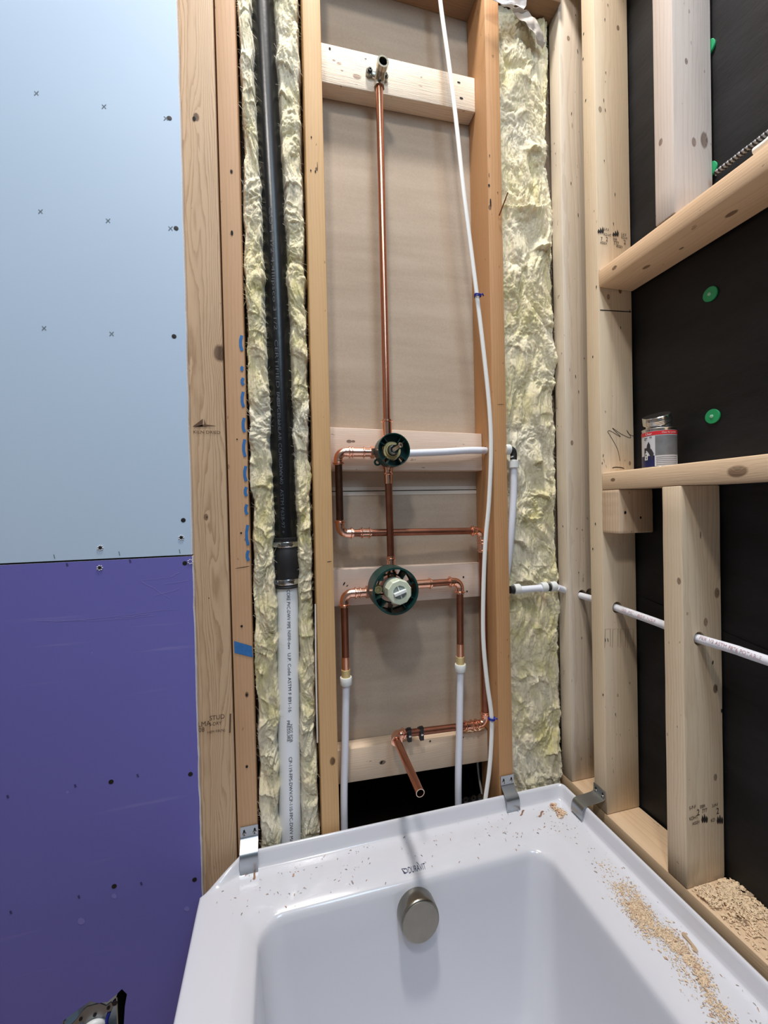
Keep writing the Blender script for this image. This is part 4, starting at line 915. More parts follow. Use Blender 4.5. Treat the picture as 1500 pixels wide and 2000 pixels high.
# hot and cold supplies
def supply(label, corner_px, start, pts_down, br, col, pex_end, mid_pipe=None):
    t = empty('supply_pipe', start, label, 'pipe')
    c = P(*corner_px, 'y', .030); c.z = start.z
    q = P(*br, 'y', .030)
    m0, m1 = elbow(t, start, c, Vector((c.x+(q.x-c.x)*.2, .03, q.z)))
    if mid_pipe:
        a = P(mid_pipe[0], corner_px[1], 'y', .030); a.z = start.z; b = P(mid_pipe[1], corner_px[1], 'y', .030); b.z = start.z
        coupling(t, start, a, beads=(.006, -.005)); pipe_part(t, a, m0, M_COPPER_OLD)
    else: adapter(t, m0-(m0-start).normalized()*.001, start)
    m1v = m1; qq = Vector((c.x, .03, q.z)); qq.x = q.x*.5+c.x*.5
    mid = m1v+(qq-m1v)*.80
    pipe_part(t, m1v, mid, M_COPPER_OLD); pipe_part(t, mid, qq, M_COPPER_FIT, r=.0087, name='copper_sleeve')
    cl = P(*col, 'y', .030); cl.x = qq.x
    bm = bmesh.new(); lathe(bm, qq, (0, 0, -1), [(0, .0086), (0, .0094), (.0015, .0100), (.0016, .0098), (qq.z-cl.z+.001, .0098)], 26); from_bm('brass_insert', bm, M_BRASS, t, 35)
    bm = bmesh.new(); lathe(bm, cl, (0, 0, -1), [(0, .010), (0, .0124), (.001, .013), (.0155, .013), (.0165, .0124), (.0165, .008)], 28); from_bm('crimp_ring', bm, M_COLLAR, t, 35)['label'] = 'white plastic expansion ring'
    e = P(*pex_end, 'y', .030); pe = Vector((e.x, .030, -1.1))
    bm = bmesh.new(); sweep(bm, smooth_path([cl-Vector((0, 0, .014)), Vector(((cl.x+e.x)/2, .030, (cl.z+e.z)/2)), e, pe], 6), .0080, 22); from_bm('plastic_tube', bm, M_PEX, t, 50)['label'] = 'translucent white plastic tube'
supply('left supply of the lower valve: copper dropping into a white plastic tube', (672, 1154), Vector((V2.x-.043, YV+.004, V2.z-.003)), None, (675, 1307), (675, 1322), (672, 1605))
supply('right supply of the lower valve: copper dropping into a white plastic tube', (898, 1142), Vector((V2.x+.045, YV+.004, V2.z+.006)), None, (896.5, 1282), (896.5, 1297), (895, 1572), (843, 868))
# pipe clamps on the spout run
for px, py, lab in ((797, 1428, 'black pipe clamp on the spout pipe, nearer the elbow'), (821, 1424.5, 'black pipe clamp on the spout pipe, farther from the elbow')):
    f = (P(px, py, 'y', .034)); x = f.x; k = (x-n0.x)/(j1.x-n0.x); axp = n0+(j1-n0)*k
    t = empty('pipe_clamp', axp, lab, 'clamp')
    bm = bmesh.new(); lathe(bm, axp-Vector((.0045, 0, 0)), (1, 0, 0), [(0, .0082), (0, .0105), (.009, .0105), (.009, .0082)], 20)
    bmbox(bm, axp+Vector((-.0048, -.012, -.015)), axp+Vector((.0048, -.002, .015)), .0015); from_bm('clamp_body', bm, M_BLACK, t)
    bm = bmesh.new(); lathe(bm, axp+Vector((0, -.012, 0)), YN, [(0, .003), (.0015, .003), (.0022, .0018)], 14); from_bm('clamp_screw', bm, M_CHROME, t, 40)
# white tube from upper valve through the stud
pt = empty('white_water_tube', V1, 'white plastic tube running right from the upper valve through the reddish stud', 'pipe')
a = Vector((c1.x+.034, .026, P(806, 886, 'y', .026).z)); b = P(860, 883, 'y', .026); c = P(912, 880, 'y', .026); d = P(949, 880, 'x', .4795)
bm = bmesh.new(); sweep(bm, smooth_path([a, b, c, d, d+Vector((.05, .0, 0))], 6), .0082, 22); from_bm('tube', bm, M_PEX, pt, 50)
bm = bmesh.new(); lathe(bm, a-Vector((.012, 0, 0)), b-a, [(0, .0095), (0, .0130), (.018, .0130), (.021, .0110), (.022, .0085)], 26); from_bm('expansion_ring', bm, M_COLLAR, pt, 40)
# continuation behind the stud
pd = empty('white_water_tube', P(1000, 885, 'y', .02), 'grey-white tube running down beside the wide fibreglass batt behind the reddish stud', 'pipe')
YQ = .006
bm = bmesh.new(); sweep(bm, smooth_path([P(1003, 905, 'y', YQ), P(1003, 960, 'y', YQ), P(999, 1030, 'y', YQ), P(992, 1100, 'y', YQ+.01), P(983, 1150, 'y', YQ+.02)], 6), .0080, 20); from_bm('tube', bm, M_PEX, pd, 50)
bm = bmesh.new(); lathe(bm, P(1003, 901, 'y', YQ), (0, 0, -1), [(-.012, .0075), (0, .0075), (0, .0122), (.015, .0122), (.017, .0082)], 24); from_bm('expansion_ring', bm, M_COLLAR, pd, 40)
bm = bmesh.new(); sweep(bm, smooth_path([P(1003, 898, 'y', YQ), P(1003, 886, 'y', YQ), P(1000, 879, 'y', YQ), P(993, 878, 'y', YQ+.004)], 5), .0078, 18); from_bm('black_elbow', bm, M_RUBBER, pd, 50)
bm = bmesh.new(); lathe(bm, P(994, 878, 'y', YQ+.002), (1, 0, 0), [(-.012, .0085), (-.012, .0122), (.001, .0122), (.002, .0085)], 24); from_bm('expansion_ring', bm, M_COLLAR, pd, 40)
ph = empty('white_water_tube', P(1045, 1150, 'y', .02), 'short level white tube with black fittings crossing the fibreglass toward the corner stud', 'pipe')
bm = bmesh.new(); sweep(bm, [P(1012, 1152, 'y', .006), P(1060, 1148, 'y', .006)], .0080, 20); from_bm('tube', bm, M_PEX, ph, 50)
for px, dxx in ((1003, 1), (1056, 1), (1074, 1)):
    p = P(px, 1151-(px-1003)*.07, 'y', .006); bm = bmesh.new(); lathe(bm, p, (1, 0, .02), [(0, .0082), (0, .0120), (.015, .0120), (.016, .0082)], 22); from_bm('expansion_ring', bm, M_COLLAR, ph, 40)
bm = bmesh.new(); sweep(bm, [P(996, 1152, 'y', .006), P(1004, 1152, 'y', .006)], .0090, 18); from_bm('black_fitting', bm, M_RUBBER, ph, 50)
bm = bmesh.new(); sweep(bm, [P(1066, 1148, 'y', .006), P(1076, 1147, 'y', .006)], .0090, 18); from_bm('black_fitting', bm, M_RUBBER, ph, 50)
# long tube through the right studs
pr = empty('white_water_tube', (.73, -.17, -.236), 'long white tube passing through drilled holes in the three right-hand studs', 'pipe')
pth = smooth_path([P(1088, 1147, 'y', .02), (.715, .03, -.2285), P(1165, 1172, 'x', .7225), P(1215, 1191, 'x', .722), P(1290, 1218, 'x', .722), (.7215, -.264, -.2478), P(1440, 1270, 'x', .722), P(1520, 1297, 'x', .722), (.722, -.9, -.262)], 6)
bm = bmesh.new(); sweep(bm, pth, .0078, 22); from_bm('tube', bm, M_PEX, pr, 50)
bm = bmesh.new()
for (x0, y0, x1, y1) in ((1215, 1191, 1288, 1217), (1372, 1246, 1498, 1290)):
    a = P(x0, y0, 'x', .722); b = P(x1, y1, 'x', .722); s = 'PEX 1/2 ASTM F876 POTABLE' if x0 > 1300 else '100 PSI 180F NSF'; L_ = (b-a).length; tw = text_width(s, .009); t = (b-a).normalized()
    e1 = (EYE-(a+b)/2); e1 = (e1-t*e1.dot(t)).normalized(); e2 = t.cross(e1)
    if e2.z < 0: e2 = -e2
    def fn(x, y, a=a, t=t, e1=e1, e2=e2, k=L_/tw*.97): return a+t*x*k+(e1*math.cos((y-.003)/.0078)+e2*math.sin((y-.003)/.0078))*.0081
    text_to(bm, s, .009, fn)
ink('printed_lettering', bm, plain('pink_print', (196, 160, 168), .6), pr)
# white cable with ties
wc = empty('white_cable', P(950, 900, 'y', -.006), 'white flat electrical cable hanging down in front of the reddish stud', 'cable')
CP = [(853, -60, .03), (862, 20, .02), (876, 120, .012), (890, 230, .0), (905, 370, -.006), (919, 480, -.006), (933, 590, -.006), (946, 700, -.006), (956, 800, -.007), (959, 880, -.008), (955, 980, -.008), (948, 1060, -.008), (944, 1160, -.008), (944, 1250, -.008), (951, 1330, -.008), (960, 1400, -.008), (959, 1460, -.008), (955, 1510, -.008), (948, 1560, -.006), (944, 1600, 0)]
bm = bmesh.new(); sweep(bm, smooth_path([P(*c) if False else P(c[0], c[1], 'y', c[2]) for c in CP], 5), .0052, 16, flat=.62); from_bm('cable_sheath', bm, M_CABLE, wc, 60)
for px, py, lab in ((933, 577, 'blue twist tie around the cable beside the upper drywall backing'), (960, 1403, 'blue twist tie around the cable near the copper bottom elbow')):
    c = P(px, py, 'y', -.007); t = empty('twist_tie', c, lab, 'tie')
    bm = bmesh.new()
    for dz in (-.002, .001):
        n = 14; pts = [c+Vector((.0072*math.cos(2*math.pi*k/n), .0065*math.sin(2*math.pi*k/n), dz+.001*math.sin(k))) for k in range(n+1)]
        sweep(bm, pts, .0016, 8)
    from_bm('loop', bm, M_BLUE, t, 60)
    bm = bmesh.new(); sweep(bm, [c+Vector((.005, -.005, 0)), c+Vector((.009, -.006, .002)), c+Vector((.012, -.004, -.002))], .0017, 8); from_bm('twisted_end', bm, M_BLUE, t, 60)
# things glimpsed in the dark opening
bm = bmesh.new(); sweep(bm, smooth_path([P(932, 1480, 'y', .11), P(936, 1520, 'y', .11), P(943, 1560, 'y', .10), P(946, 1600, 'y', .09)], 5), .003, 8)
meta(from_bm('grey_cable', bm, M_CABLE, None, 60, origin=P(936, 1520, 'y', .11)), 'thin grey cable deep in the dark opening beside the reddish stud', 'cable')
t = empty('junction_bracket', P(925, 1555, 'y', .09), 'small grey steel bracket at the bottom of the dark opening', 'bracket')
a = P(902, 1566, 'y', .09); b = P(945, 1556, 'y', .09)
bm = bmesh.new(); bmbox(bm, (a.x, .085, a.z-.012), (b.x, .10, a.z)); from_bm('bar', bm, M_STEEL, t)
for k in (.15, .5, .8):
    x = a.x+(b.x-a.x)*k; bm = bmesh.new(); plate(bm, circ(x, a.z+.006, .007, 14), [circ(x, a.z+.006, .003, 10)], (0, .086, 0), (1, 0, 0), (0, 0, 1), (0, 1, 0), .002); from_bm('ear', bm, M_STEEL, t)

# ------------------------------------------------------------------ bathtub
ZD, ZL = -.700, -.6705
tub = empty('bathtub', (.24, -.85, ZD), 'white acrylic bathtub with a raised tiling lip along the back and right edges', 'bathtub')
OX0, OX1, OYB, OYF = -.1605, .6425, -.007, -1.72
CHX, CHY = .073, .046
def loop(x0, x1, yb, yf, rc, cham=None, nstr=26, ncor=10):
    """points from back-left going right, clockwise seen from above; cham=(dx,dy) chamfers the back-left corner"""
    pts = []; w = []
    def seg(a, b, n, w0, w1):
        for i in range(n): t = i/n; pts.append((a[0]+(b[0]-a[0])*t, a[1]+(b[1]-a[1])*t)); w.append(w0+(w1-w0)*t)
    def arc(cx, cy, r, a0, a1, n, wv):
        for i in range(n): t = a0+(a1-a0)*i/n; pts.append((cx+r*math.cos(t), cy+r*math.sin(t))); w.append(wv)
    if cham: dx, dy = cham
    else: dx = dy = rc
    seg((x0+dx, yb), (x1-rc, yb), nstr, 1, 1)
    arc(x1-rc, yb-rc, rc, math.pi/2, 0, ncor, 1)
    seg((x1, yb-rc), (x1, yf+rc), nstr*2, 1, 1)
    arc(x1-rc, yf+rc, rc, 0, -math.pi/2, ncor, 0)
    seg((x1-rc, yf), (x0+rc, yf), nstr, 0, 0)
    arc(x0+rc, yf+rc, rc, -math.pi/2, -math.pi, ncor, 0)
    seg((x0, yf+rc), (x0, yb-dy), nstr*2, 0, 0)
    if cham: 
        for i in range(ncor):
            t = i/ncor; pts.append((x0+dx*(t*.96+.04*math.sin(math.pi*t/2)), yb-dy*(1-t)+.004*math.sin(math.pi*t))); w.append(max(0, (t-.15)/.85)**1.0)
    else: arc(x0+rc, yb-rc, rc, math.pi, math.pi/2, ncor, 0)
    return pts, w
def off(o, rc, ch=True): return loop(OX0+o, OX1-o, OYB-o, OYF+o, rc, (CHX-o*.4, CHY-o*.4) if ch else None)
rings = []
def R(lp, z, lift=0):
    pts, w = lp; rings.append([(x, y, z+lift*w_) for (x, y), w_ in zip(pts, w)])
LH = ZL-ZD
R(off(.004, .014), ZF+.004); R(off(.004, .014), -.75); R(off(.002, .014), -.722); R(off(.0002, .014), -.712, LH*.4); R(off(0, .014), -.706, LH*.98)
R(off(.0018, .014), ZD-.0012, LH*1.03); R(off(.0042, .014), ZD, LH*1.02); R(off(.0068, .013), ZD+.0002, LH*.96); R(off(.0085, .013), ZD+.0003, LH*.78)
R(off(.0125, .012), ZD+.0004, LH*.25); R(off(.0145, .012), ZD+.0004, LH*.06); R(off(.0165, .012), ZD+.0004); R(off(.022, .014), ZD)
def bas(x0, x1, yb, rc, z, yf=-1.60): R(loop(x0, x1, yb, yf, rc), z)
bas(-.102, .572, -.058, .026, ZD-.0004); bas(-.092, .560, -.068, .030, ZD-.0008); bas(-.085, .550, -.075, .032, ZD-.0022)
bas(-.078, .542, -.082, .034, ZD-.0045); bas(-.068, .531, -.094, .037, ZD-.0090); bas(-.0585, .5195, -.1065, .040, ZD-.0140); bas(-.0555, .5160, -.1105, .041, ZD-.0162)
bas(-.0535, .5135, -.1130, .042, ZD-.0195); bas(-.0522, .5120, -.1148, .042, ZD-.0240); bas(-.0512, .5108, -.1162, .043, ZD-.0300); bas(-.0470, .5055, -.1215, .045, ZD-.075); bas(-.0420, .4980, -.130, .048, ZD-.13)
bas(-.036, .488, -.142, .052, ZD-.20)
bas(-.026, .476, -.158, .058, ZD-.27, -1.56); bas(-.012, .462, -.180, .066, ZD-.33, -1.52); bas(.012, .438, -.215, .08, ZD-.365, -1.47); bas(.05, .40, -.27, .09, ZD-.378, -1.40); bas(.12, .33, -.36, .08, ZD-.382, -1.2)
bm = bmesh.new(); VR = [[bm.verts.new(p) for p in r] for r in rings]
for a, b in zip(VR[:-1], VR[1:]):
    n = len(a)
    for k in range(n): bm.faces.new((a[k], a[(k+1) % n], b[(k+1) % n], b[k]))
bm.faces.new(VR[-1])
shell = from_bm('tub_shell', bm, M_TUB, tub, 62)
# overflow cover
oc = empty('overflow_cover', (.228, -.15, -.765), 'round brushed nickel overflow cover on the inside end wall of the tub', 'overflow')
nrm = Vector((0, -1, .12)).normalized()
fc = P(822, 1801, 'y', -.150); bc = fc-nrm*.031
bm = bmesh.new(); lathe(bm, bc, nrm, [(0, .030), (0, .0365), (.002, .037), (.026, .037), (.0295, .0362), (.031, .0345), (.0312, .033)], 56); from_bm('cover_rim', bm, M_NICKEL, oc, 40)
bm = bmesh.new(); lathe(bm, bc+nrm*.0308, nrm, [(0, .0335), (.0008, .0332)], 56); from_bm('cover_face', bm, M_NICKEL_F, oc)['label'] = 'dull film-covered round face'
# printed mark on the rim
bm = bmesh.new()
p0 = P(799, 1703, 'z', ZD-.006); p1 = P(829, 1693, 'z', ZD-.006)
from mathutils.bvhtree import BVHTree
_bt = BVHTree.FromPolygons([tuple(p) for r in rings for p in r], [(i*len(rings[0])+k, i*len(rings[0])+(k+1) % len(rings[0]), (i+1)*len(rings[0])+(k+1) % len(rings[0]), (i+1)*len(rings[0])+k) for i in range(len(rings)-1) for k in range(len(rings[0]))])
def surf(x, y):
    h = _bt.ray_cast(Vector((x, y, -.5)), Vector((0, 0, -1)))
    return h[0].z if h[0] else ZD
tw = text_width('DURAVIT', .013); k = .036/tw; x0 = p0.x; yb = p0.y+.002
def onrim(x, y):
    X = x0+x; Y = yb+y; return Vector((X, Y, surf(X, Y)+.0007))
text_to(bm, 'DURAVIT', .013, lambda x, y: onrim(x*k, y*1.1))
for pts in ([(-.012, .010), (-.009, .001), (-.005, .001)], [(-.0125, .0102), (-.004, .0088), (-.006, .0075)]):
    bm.faces.new([bm.verts.new(onrim(x, y)) for x, y in pts])
def rstroke(pts, wd): stroke(bm, [onrim(x, y) for x, y in pts], wd, (0, -.5, .85))
rstroke([(-.0115, .009), (-.008, .0035), (-.0045, .0018), (-.0015, .003), (-.0012, .006), (-.003, .0085), (-.006, .0078)], .0012)
rstroke([(.0235, .0100), (.0215, .0130)], .0010)
ink('printed_logo', bm, M_INKBLUE, tub)['label'] = 'small dark blue DURAVIT lettering with a bent-arrow emblem'
# hold-down clips
def clip(c, nvec, wv, label, off_=0, prof=None):
    """c = top centre on the stud face; nvec = outward normal; wv = width direction"""
    c, n, s = Vector(c), Vector(nvec), Vector(wv); t = empty('tub_clip', c, label, 'clip')
    prof = prof or [(.0012, 0), (.0012, -.018), (.003, -.023), (.012+off_*.35, -.031), (.0215+off_*.8, -.0375), (.0255+off_, -.045), (.0262+off_, -.054), (.0258+off_, -.064), (.0275+off_, -.073)]
    prof = [c+n*a+Vector((0, 0, b)) for a, b in prof]; prof = smooth_path(prof, 3); bm = bmesh.new(); rows = []
    for p in prof: rows.append([bm.verts.new(p-s*.0168), bm.verts.new(p+s*.0168), bm.verts.new(p+s*.0168+n*.0014+Vector((0, 0, .0004))), bm.verts.new(p-s*.0168+n*.0014+Vector((0, 0, .0004)))])
    for a, b in zip(rows[:-1], rows[1:]):
        for k in range(4): bm.faces.new((a[k], a[(k+1) % 4], b[(k+1) % 4], b[k]))
    bm.faces.new(rows[0]); bm.faces.new(rows[-1]); from_bm('strap', bm, M_STEEL, t, 50)
    for sx in (-.0095, .0105):
        q = c+s*sx+n*.0028+Vector((0, 0, -.0125)); bm = bmesh.new()
        vs = [bm.verts.new(q+s*.0021*math.cos(a)+Vector((0, 0, .002+.0052*math.sin(a)))) for a in [2*math.pi*k/12 for k in range(12)]]; bm.faces.new(vs)
        ink('slot', bm, M_DARK, t)
        bm = bmesh.new(); lathe(bm, q+Vector((0, 0, -.0015)), n, [(0, .0038), (.001, .0036), (.0018, .0024)], 14); sc_ = from_bm('screw', bm, M_CHROME, t, 40)
        bm = bmesh.new(); c0 = q+Vector((0, 0, -.0015))+n*.0019
        for u_ in (s, Vector((0, 0, 1))):
            v_ = u_.cross(n); bm.faces.new([bm.verts.new(c0+u_*a*.0018+v_*b*.0005) for a, b in ((1, 1), (-1, 1), (-1, -1), (1, -1))])
        ink('cross_slot', bm, M_DARK, sc_)
clip((-.0755, 0, -.6270), YN, (1, 0, 0), 'bent steel tub clip screwed to the orange-brown stud, leftmost clip')
clip((.4985, 0, -.6325), YN, (1, 0, 0), 'bent steel tub clip screwed to the reddish stud beside the dark opening')
clip((.6862, -.0800, -.6440), XN, (0, -1, 0), 'bent steel tub clip on the right wall stud at the tub corner', prof=[(.0012, 0), (.0012, -.014), (.005, -.019), (.024, -.0215), (.050, -.0235), (.058, -.029), (.0615, -.038), (.063, -.050)])

# ------------------------------------------------------------------ shavings
def shavings(name, label, spots, n, seed, mats, size=(.002, .006), zfun=None, mask=None, thick=.0015, cat='sawdust', slim=(.2, .6)):
    rg = random.Random(seed); bm = bmesh.new(); made = 0; tries = 0
    (x0, x1, y0, y1) = spots
    while made < n and tries < n*30:
        tries += 1; x = rg.uniform(x0, x1); y = rg.uniform(y0, y1)
        if mask and rg.random() > mask(x, y): continue
        z = zfun(x, y)+rg.uniform(0, thick); a = rg.uniform(0, 6.28); l = rg.uniform(*size)*(1 if rg.random() < .9 else 1.8); wd = l*rg.uniform(*slim)
        u = Vector((math.cos(a), math.sin(a), rg.uniform(-.15, .15))); v_ = Vector((-math.sin(a), math.cos(a), rg.uniform(-.2, .2))); c = Vector((x, y, z+.0004)); cur = rg.uniform(0, .35)*l
        A_ = [bm.verts.new(c-u*l/2-v_*wd/2), bm.verts.new(c-u*l/2+v_*wd/2)]; B2 = [bm.verts.new(c-v_*wd/2+Vector((0, 0, cur))), bm.verts.new(c+v_*wd/2+Vector((0, 0, cur)))]; C2 = [bm.verts.new(c+u*l/2-v_*wd/2*.7), bm.verts.new(c+u*l/2+v_*wd/2*.7)]
        f1 = bm.faces.new((A_[0], A_[1], B2[1], B2[0])); f2 = bm.faces.new((B2[0], B2[1], C2[1], C2[0]))
        mi = 0 if rg.random() < mats[2] else 1; f1.material_index = mi; f2.material_index = mi; made += 1
    o = from_bm(name, bm, mats[0], None, None, origin=((x0+x1)/2, (y0+y1)/2, zfun((x0+x1)/2, (y0+y1)/2))); o.data.materials.append(mats[1])
    return meta(o, label, cat, kind='stuff')
nn = lambda x, y, s, sd=0: noise.noise(Vector((x*s, y*s, sd)))
def pile(x, y):
    cx = .590-.018*max(0, min(1, (-y-.18)/.2))+.012*nn(x, y, 9, 8)
    d = math.exp(-((x-cx)/.016)**2)
    v_ = d*max(.05, min(1, (nn(x, y, 26, 2)+.22)*2.0+.5*nn(x, y, 110, 4)))
    return v_*max(.04, math.exp(-((y+.335)/.085)**4))
zdeck = lambda x, y: (ZD+.0006 if x < .62 else ZD+.001)
zd = lambda x, y: surf(x, y)
shavings('wood_shavings', 'streak of tan wood shavings spilled along the right rim of the tub', (.535, .620, -.56, -.16), 7000, 11, (M_CHIP, M_CHIP_D, .86), (.0006, .0030), zd, pile, .0014)
shavings('wood_shavings', 'little heap of tan shavings in the back right corner of the tub rim', (.575, .612, -.075, -.032), 220, 12, (M_CHIP, M_CHIP_D, .6), (.002, .006), zd, lambda x, y: max(0, math.exp(-((x-.598)/.007)**2)*(nn(x, y, 60)+.5)), .002)
shavings('wood_shavings', 'mound of pale shavings on the bottom plate in front of the short stud', (.692, .778, -.46, -.288), 3000, 13, (plain('pale_chip', (226, 200, 166), .8, 0, .2, 60), M_CHIP, .85), (.001, .0052), lambda x, y: -.6932+.005*max(0, 1-(abs(y+.31)/.05)), lambda x, y: max(.02, math.exp(-((y+.305)/.045)**2)*(.25+(x-.69)*7)*(.5+nn(x, y, 50)))*1.2, .002)
# scattered crumbs over the rim
rimz = surf
def crumbs(x, y):
    if -.05 < x < .50 and y < -.108: return 0
    if x < -.055: return .35
    return .8 if nn(x, y, 18, 5) > -.05 else .15
shavings('wood_crumbs', 'scattered brown crumbs and thin shavings over the back rim of the tub', (-.13, .60, -.106, -.024), 200, 14, (M_CHIP_D, M_SPECK, .4), (.0010, .0048), rimz, crumbs, .0003, 'debris', (.12, .4))
shavings('wood_crumbs', 'scattered grey specks over the right rim of the tub', (.552, .622, -.60, -.04), 190, 15, (M_SPECK, M_CHIP_D, .6), (.0008, .0036), lambda x, y: zd(x, y), None, .0003, 'debris', (.12, .45))
def big_chip(px, py, l, wd, ang, mt, label, z=ZD):
    c = P(px, py, 'z', z); bm = bmesh.new(); rg = random.Random(px); N_ = 6; rows = []
    for i in range(N_+1):
        t = i/N_-.5; u = Vector((math.cos(ang), math.sin(ang), 0)); v_ = Vector((-u.y, u.x, 0)); p = c+u*l*t+v_*wd*.8*math.sin(t*4)+Vector((0, 0, .0008+.003*(.25-t*t)))
        ww = wd*(1-abs(t)*1.2)*rg.uniform(.7, 1.2); rows.append((bm.verts.new(p-v_*ww/2), bm.verts.new(p+v_*ww/2)))
    for a, b in zip(rows[:-1], rows[1:]): bm.faces.new((a[0], a[1], b[1], b[0]))
    bmesh.ops.solidify(bm, geom=bm.faces[:], thickness=.0006)
    meta(from_bm('wood_chip', bm, mt, None, 50, origin=c), label, 'wood chip')
big_chip(1057, 1590, .022, .006, .1, M_CHIP_D, 'brown curled wood chip on the back rim right of the reddish stud')
big_chip(1020, 1588, .020, .005, .2, M_CHIP_D, 'brown wood chip on the back rim under the reddish stud clip')
big_chip(505, 1677, .014, .006, .6, M_CHIP_D, 'brown splinter at the foot of the leftmost tub clip', ZD+.01)
big_chip(497, 1710, .014, .007, .7, M_CHIP_D, 'curled brown chip on the rim below the leftmost tub clip')
big_chip(480, 1704, .016, .003, 1.3, M_CHIP_D, 'thin long shaving left of the curled chip under the leftmost tub clip')
big_chip(1347, 1840, .024, .010, .6, M_CHIP, 'flat pinkish wood chip lying in the shavings on the right rim', ZD+.002)
big_chip(1465, 1748, .030, .010, -1.0, M_CHIP, 'long pale chip at the wall side of the shavings on the bottom plate', -.688)

# ------------------------------------------------------------------ can on the shelf beam
cn = P(1288, 905, 'x', .735); cn.z = .0657; RCAN = .0292
can = empty('primer_can', cn, 'small metal can with a red-banded label and its lid tipped open, on the shelf beam', 'can')
HC = P(1262, 838, 'y', cn.y).z-.0657
bm = bmesh.new(); lathe(bm, cn, (0, 0, 1), [(0, RCAN-.002), (.0006, RCAN+.0005), (.002, RCAN+.0004), (.003, RCAN-.0004), (HC-.003, RCAN-.0004), (HC-.001, RCAN+.0005), (HC, RCAN), (HC+.002, RCAN-.006), (HC+.003, .0225), (HC+.005, .0222), (HC+.006, .0228), (HC+.0075, .0222), (HC+.009, .0228), (HC+.0105, .0222), (HC+.014, .0220), (HC+.014, .0205), (HC+.004, .0203)], 48); from_bm('can_body', bm, M_CHROME, can, 35)
def patch(bm, a0, a1, z0, z1, r, n=18, base=None, zf=None):
    base = base or cn
    ps = [(a0+(a1-a0)*k/n) for k in range(n+1)]; rows = [[bm.verts.new(base+Vector((math.sin(a)*r, -math.cos(a)*r, z))) for a in ps] for z in (z0, z1)]
    for k in range(n): bm.faces.new((rows[0][k], rows[0][k+1], rows[1][k+1], rows[1][k]))
view = math.atan2(-(EYE.x-cn.x)*-1, 1)
va = math.atan2((EYE-cn).x, -(EYE-cn).y)   # angle facing the viewer
bm = bmesh.new(); patch(bm, va-2.2, va+2.2, .003, HC-.006, RCAN+.0002, 40); lb = from_bm('paper_label', bm, plain('label_white', (206, 206, 212), .4, 0, .02), can, 60)
bm = bmesh.new(); patch(bm, va-2.2, va+2.2, HC-.014, HC-.0065, RCAN+.0005, 40); from_bm('red_band', bm, plain('label_red', (206, 42, 50), .4), lb, 60)
bm = bmesh.new(); patch(bm, va-.22, va+1.4, .024, HC-.0155, RCAN+.0005, 24); from_bm('grey_panel', bm, plain('label_grey', (138, 140, 144), .35, .4, .25, 90), lb, 60)
bm = bmesh.new(); patch(bm, va-1.9, va-.26, .003, .024, RCAN+.0005, 24); from_bm('navy_panel', bm, plain('label_navy', (28, 32, 84), .4), lb, 60)
bm = bmesh.new()
for i in range(5): patch(bm, va-.18, va+1.2, .005+i*.0036, .0062+i*.0036, RCAN+.0005, 16)
from_bm('print_line', bm, plain('label_print', (108, 110, 116), .5), lb)
def canpt(a, z, r=RCAN+.0009): return cn+Vector((math.sin(va+a)*r, -math.cos(va+a)*r, z))
bm = bmesh.new()
for poly in ([(-.95, .016), (-.40, .016), (-.30, .028), (-.42, .036), (-.50, .038), (-.52, .046), (-.62, .052), (-.72, .046), (-.76, .040), (-.95, .040)],):
    pts = [canpt(a, z) for a, z in poly]; bm.faces.new([bm.verts.new(p) for p in pts])
for a0, a1, z in ((-.95, -.70, HC-.019), (-.95, -.78, HC-.022), (-.55, -.40, HC-.018)): bm.faces.new([bm.verts.new(canpt(a0, z)), bm.verts.new(canpt(a1, z)), bm.verts.new(canpt(a1, z+.0014)), bm.verts.new(canpt(a0, z+.0014))])
ink('dark_picture', bm, plain('label_dark', (52, 50, 58), .5, 0, .3, 120), lb)
bm = bmesh.new(); bm.faces.new([bm.verts.new(canpt(a, z, RCAN+.0013)) for a, z in ((-.90, .016), (-.68, .016), (-.66, .029), (-.86, .030))]); ink('white_badge', bm, M_WHITEP, lb)
bm = bmesh.new(); bm.faces.new([bm.verts.new(canpt(a, z, RCAN+.0016)) for a, z in ((-.80, .018), (-.74, .018), (-.73, .022), (-.79, .022))]); bm.faces.new([bm.verts.new(canpt(a, z, RCAN+.0016)) for a, z in ((-.83, .025), (-.74, .024), (-.74, .027), (-.82, .028))]); ink('badge_mark', bm, M_INK, lb)
bm = bmesh.new()
text_to(bm, 'Clear', .006, lambda x, y: canpt(-.85+x/RCAN, HC-.0125+y)); text_to(bm, 'Clear for potable', .004, lambda x, y: canpt(.15+x/RCAN, HC-.0115+y))
ink('label_text', bm, M_WHITEP, lb)
la = Vector((-.36, -.15, .95)).normalized(); lc = cn+Vector((-.006, -.002, HC+.0165))
bm = bmesh.new(); lathe(bm, lc-la*.0045, la, [(0, .0215), (0, .0248), (.0015, .0252), (.003, .0246), (.0045, .0252), (.006, .0246), (.0075, .0252), (.009, .0246), (.0145, .0246), (.0158, .0235), (.0158, .002)], 44); from_bm('tilted_lid', bm, M_CHROME, can, 35)

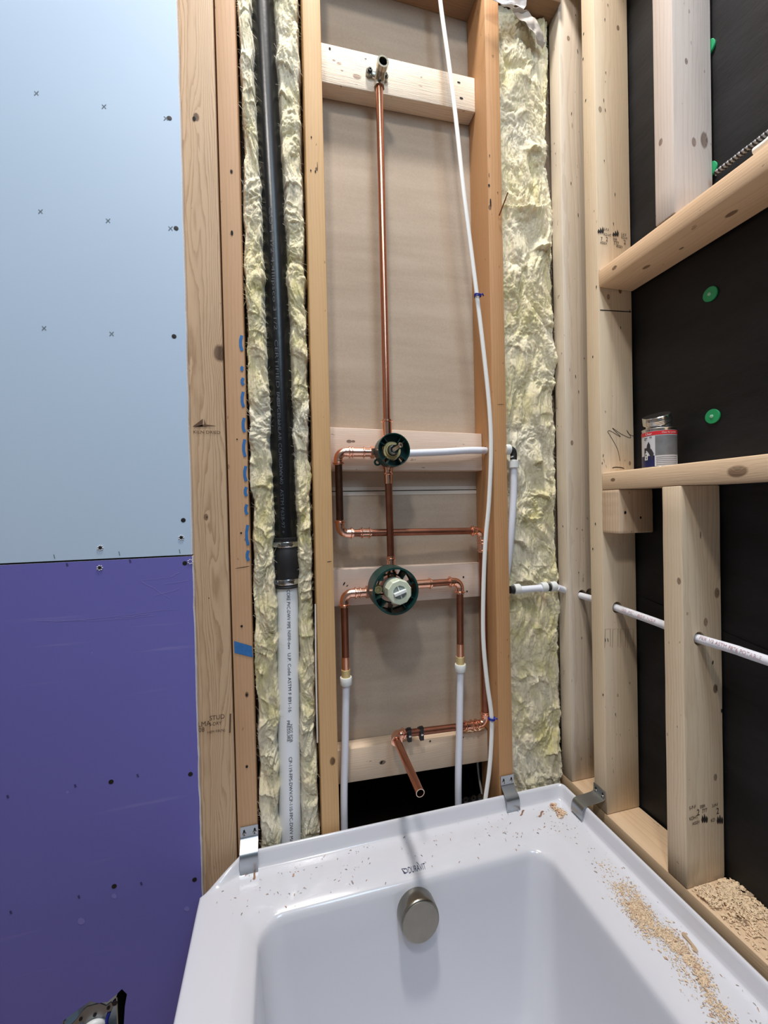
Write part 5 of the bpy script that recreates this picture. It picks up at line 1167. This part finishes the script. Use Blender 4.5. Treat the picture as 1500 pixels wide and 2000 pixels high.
# ------------------------------------------------------------------ green cap nails and twisted cable on the right
for px, py, lab in ((1384, 574, 'round green cap nail in the black sheet, fully visible just under the upper beam'), (1388.5, 813, 'round green cap nail in the black sheet above the shelf beam, beside the can'),
                    (1379, 95, 'green cap nail half hidden behind the upper stud near the top'), (1383, 332, 'green cap nail half hidden behind the upper stud near its foot')):
    c = P(px, py, 'x', .780); c = P(px, py, 'x', XM+.003+.004*noise.noise(Vector((c.y*4, c.z*4, 1)))+.002*noise.noise(Vector((c.y*13, c.z*17, 4)))-.0065); t = empty('cap_nail', c, lab, 'nail')
    bm = bmesh.new(); lathe(bm, c+Vector((.006, 0, 0)), XN, [(0, .0128), (.0028, .0132), (.0036, .0126), (.0042, .004), (.0042, .001)], 32); from_bm('plastic_cap', bm, M_CAPGREEN, t, 40)
    bm = bmesh.new(); lathe(bm, c+Vector((.0018, 0, 0)), XN, [(0, .0032), (.0012, .0030), (.0018, .0018)], 16); from_bm('nail_head', bm, plain('cap_pale', (150, 205, 176), .4), t, 40)
def twisted(a, b, r, name, label, n=90, turns=16):
    t = empty(name, a, label, 'cable'); a, b = Vector(a), Vector(b); d = (b-a).normalized(); u = d.cross(Vector((1, 0, 0))).normalized(); v_ = d.cross(u); L_ = (b-a).length
    for ph_, mt_ in ((0, M_RUBBER), (math.pi, plain('grey_strand', (150, 150, 152), .35))):
        pts = [a+d*L_*k/n+(u*math.cos(ph_+turns*2*math.pi*k/n)+v_*math.sin(ph_+turns*2*math.pi*k/n))*r*.62 for k in range(n+1)]
        bm = bmesh.new(); sweep(bm, pts, r*.62, 8); from_bm('strand', bm, mt_, t, 60)
pa, pb = P(1398, 338, 'x', .766), P(1505, 256, 'x', .764)
twisted(pa, pa+(pb-pa)*3, .0040, 'twisted_cable', 'black and grey twisted cable resting behind the upper beam at the right', 260, 42)
pa, pb = P(1474, 296, 'x', .758), P(1520, 258, 'x', .757)
bm = bmesh.new(); sweep(bm, smooth_path([pa+(pb-pa)*t+Vector((0, 0, .0015*math.sin(t*9))) for t in (0, .5, 1, 1.6, 2.4, 3.2)], 6), .0060, 14)
meta(from_bm('rope_end', bm, M_CABLE, None, 60, origin=pa), 'pale cord end lying just above the upper beam at the right edge', 'rope')

GR = {'wall_stud': 'studs of the open walls', 'stud_blocking': 'blocking between the plumbing bay studs', 'tub_clip': 'clips holding the tub edge', 'cap_nail': 'green cap nails in the black sheet', 'pipe_clamp': 'clamps on the copper spout pipe', 'twist_tie': 'blue ties on the white cable', 'supply_pipe': 'supplies of the lower valve', 'wood_chip': 'larger chips on the tub rim'}
for o in list(bpy.data.objects):
    k = o.name.split('.')[0]
    if k in ('printed_lettering', 'stamp', 'label_text'): o['kind'] = 'stuff'
    if o.parent is None and k in GR: o['group'] = GR[k]
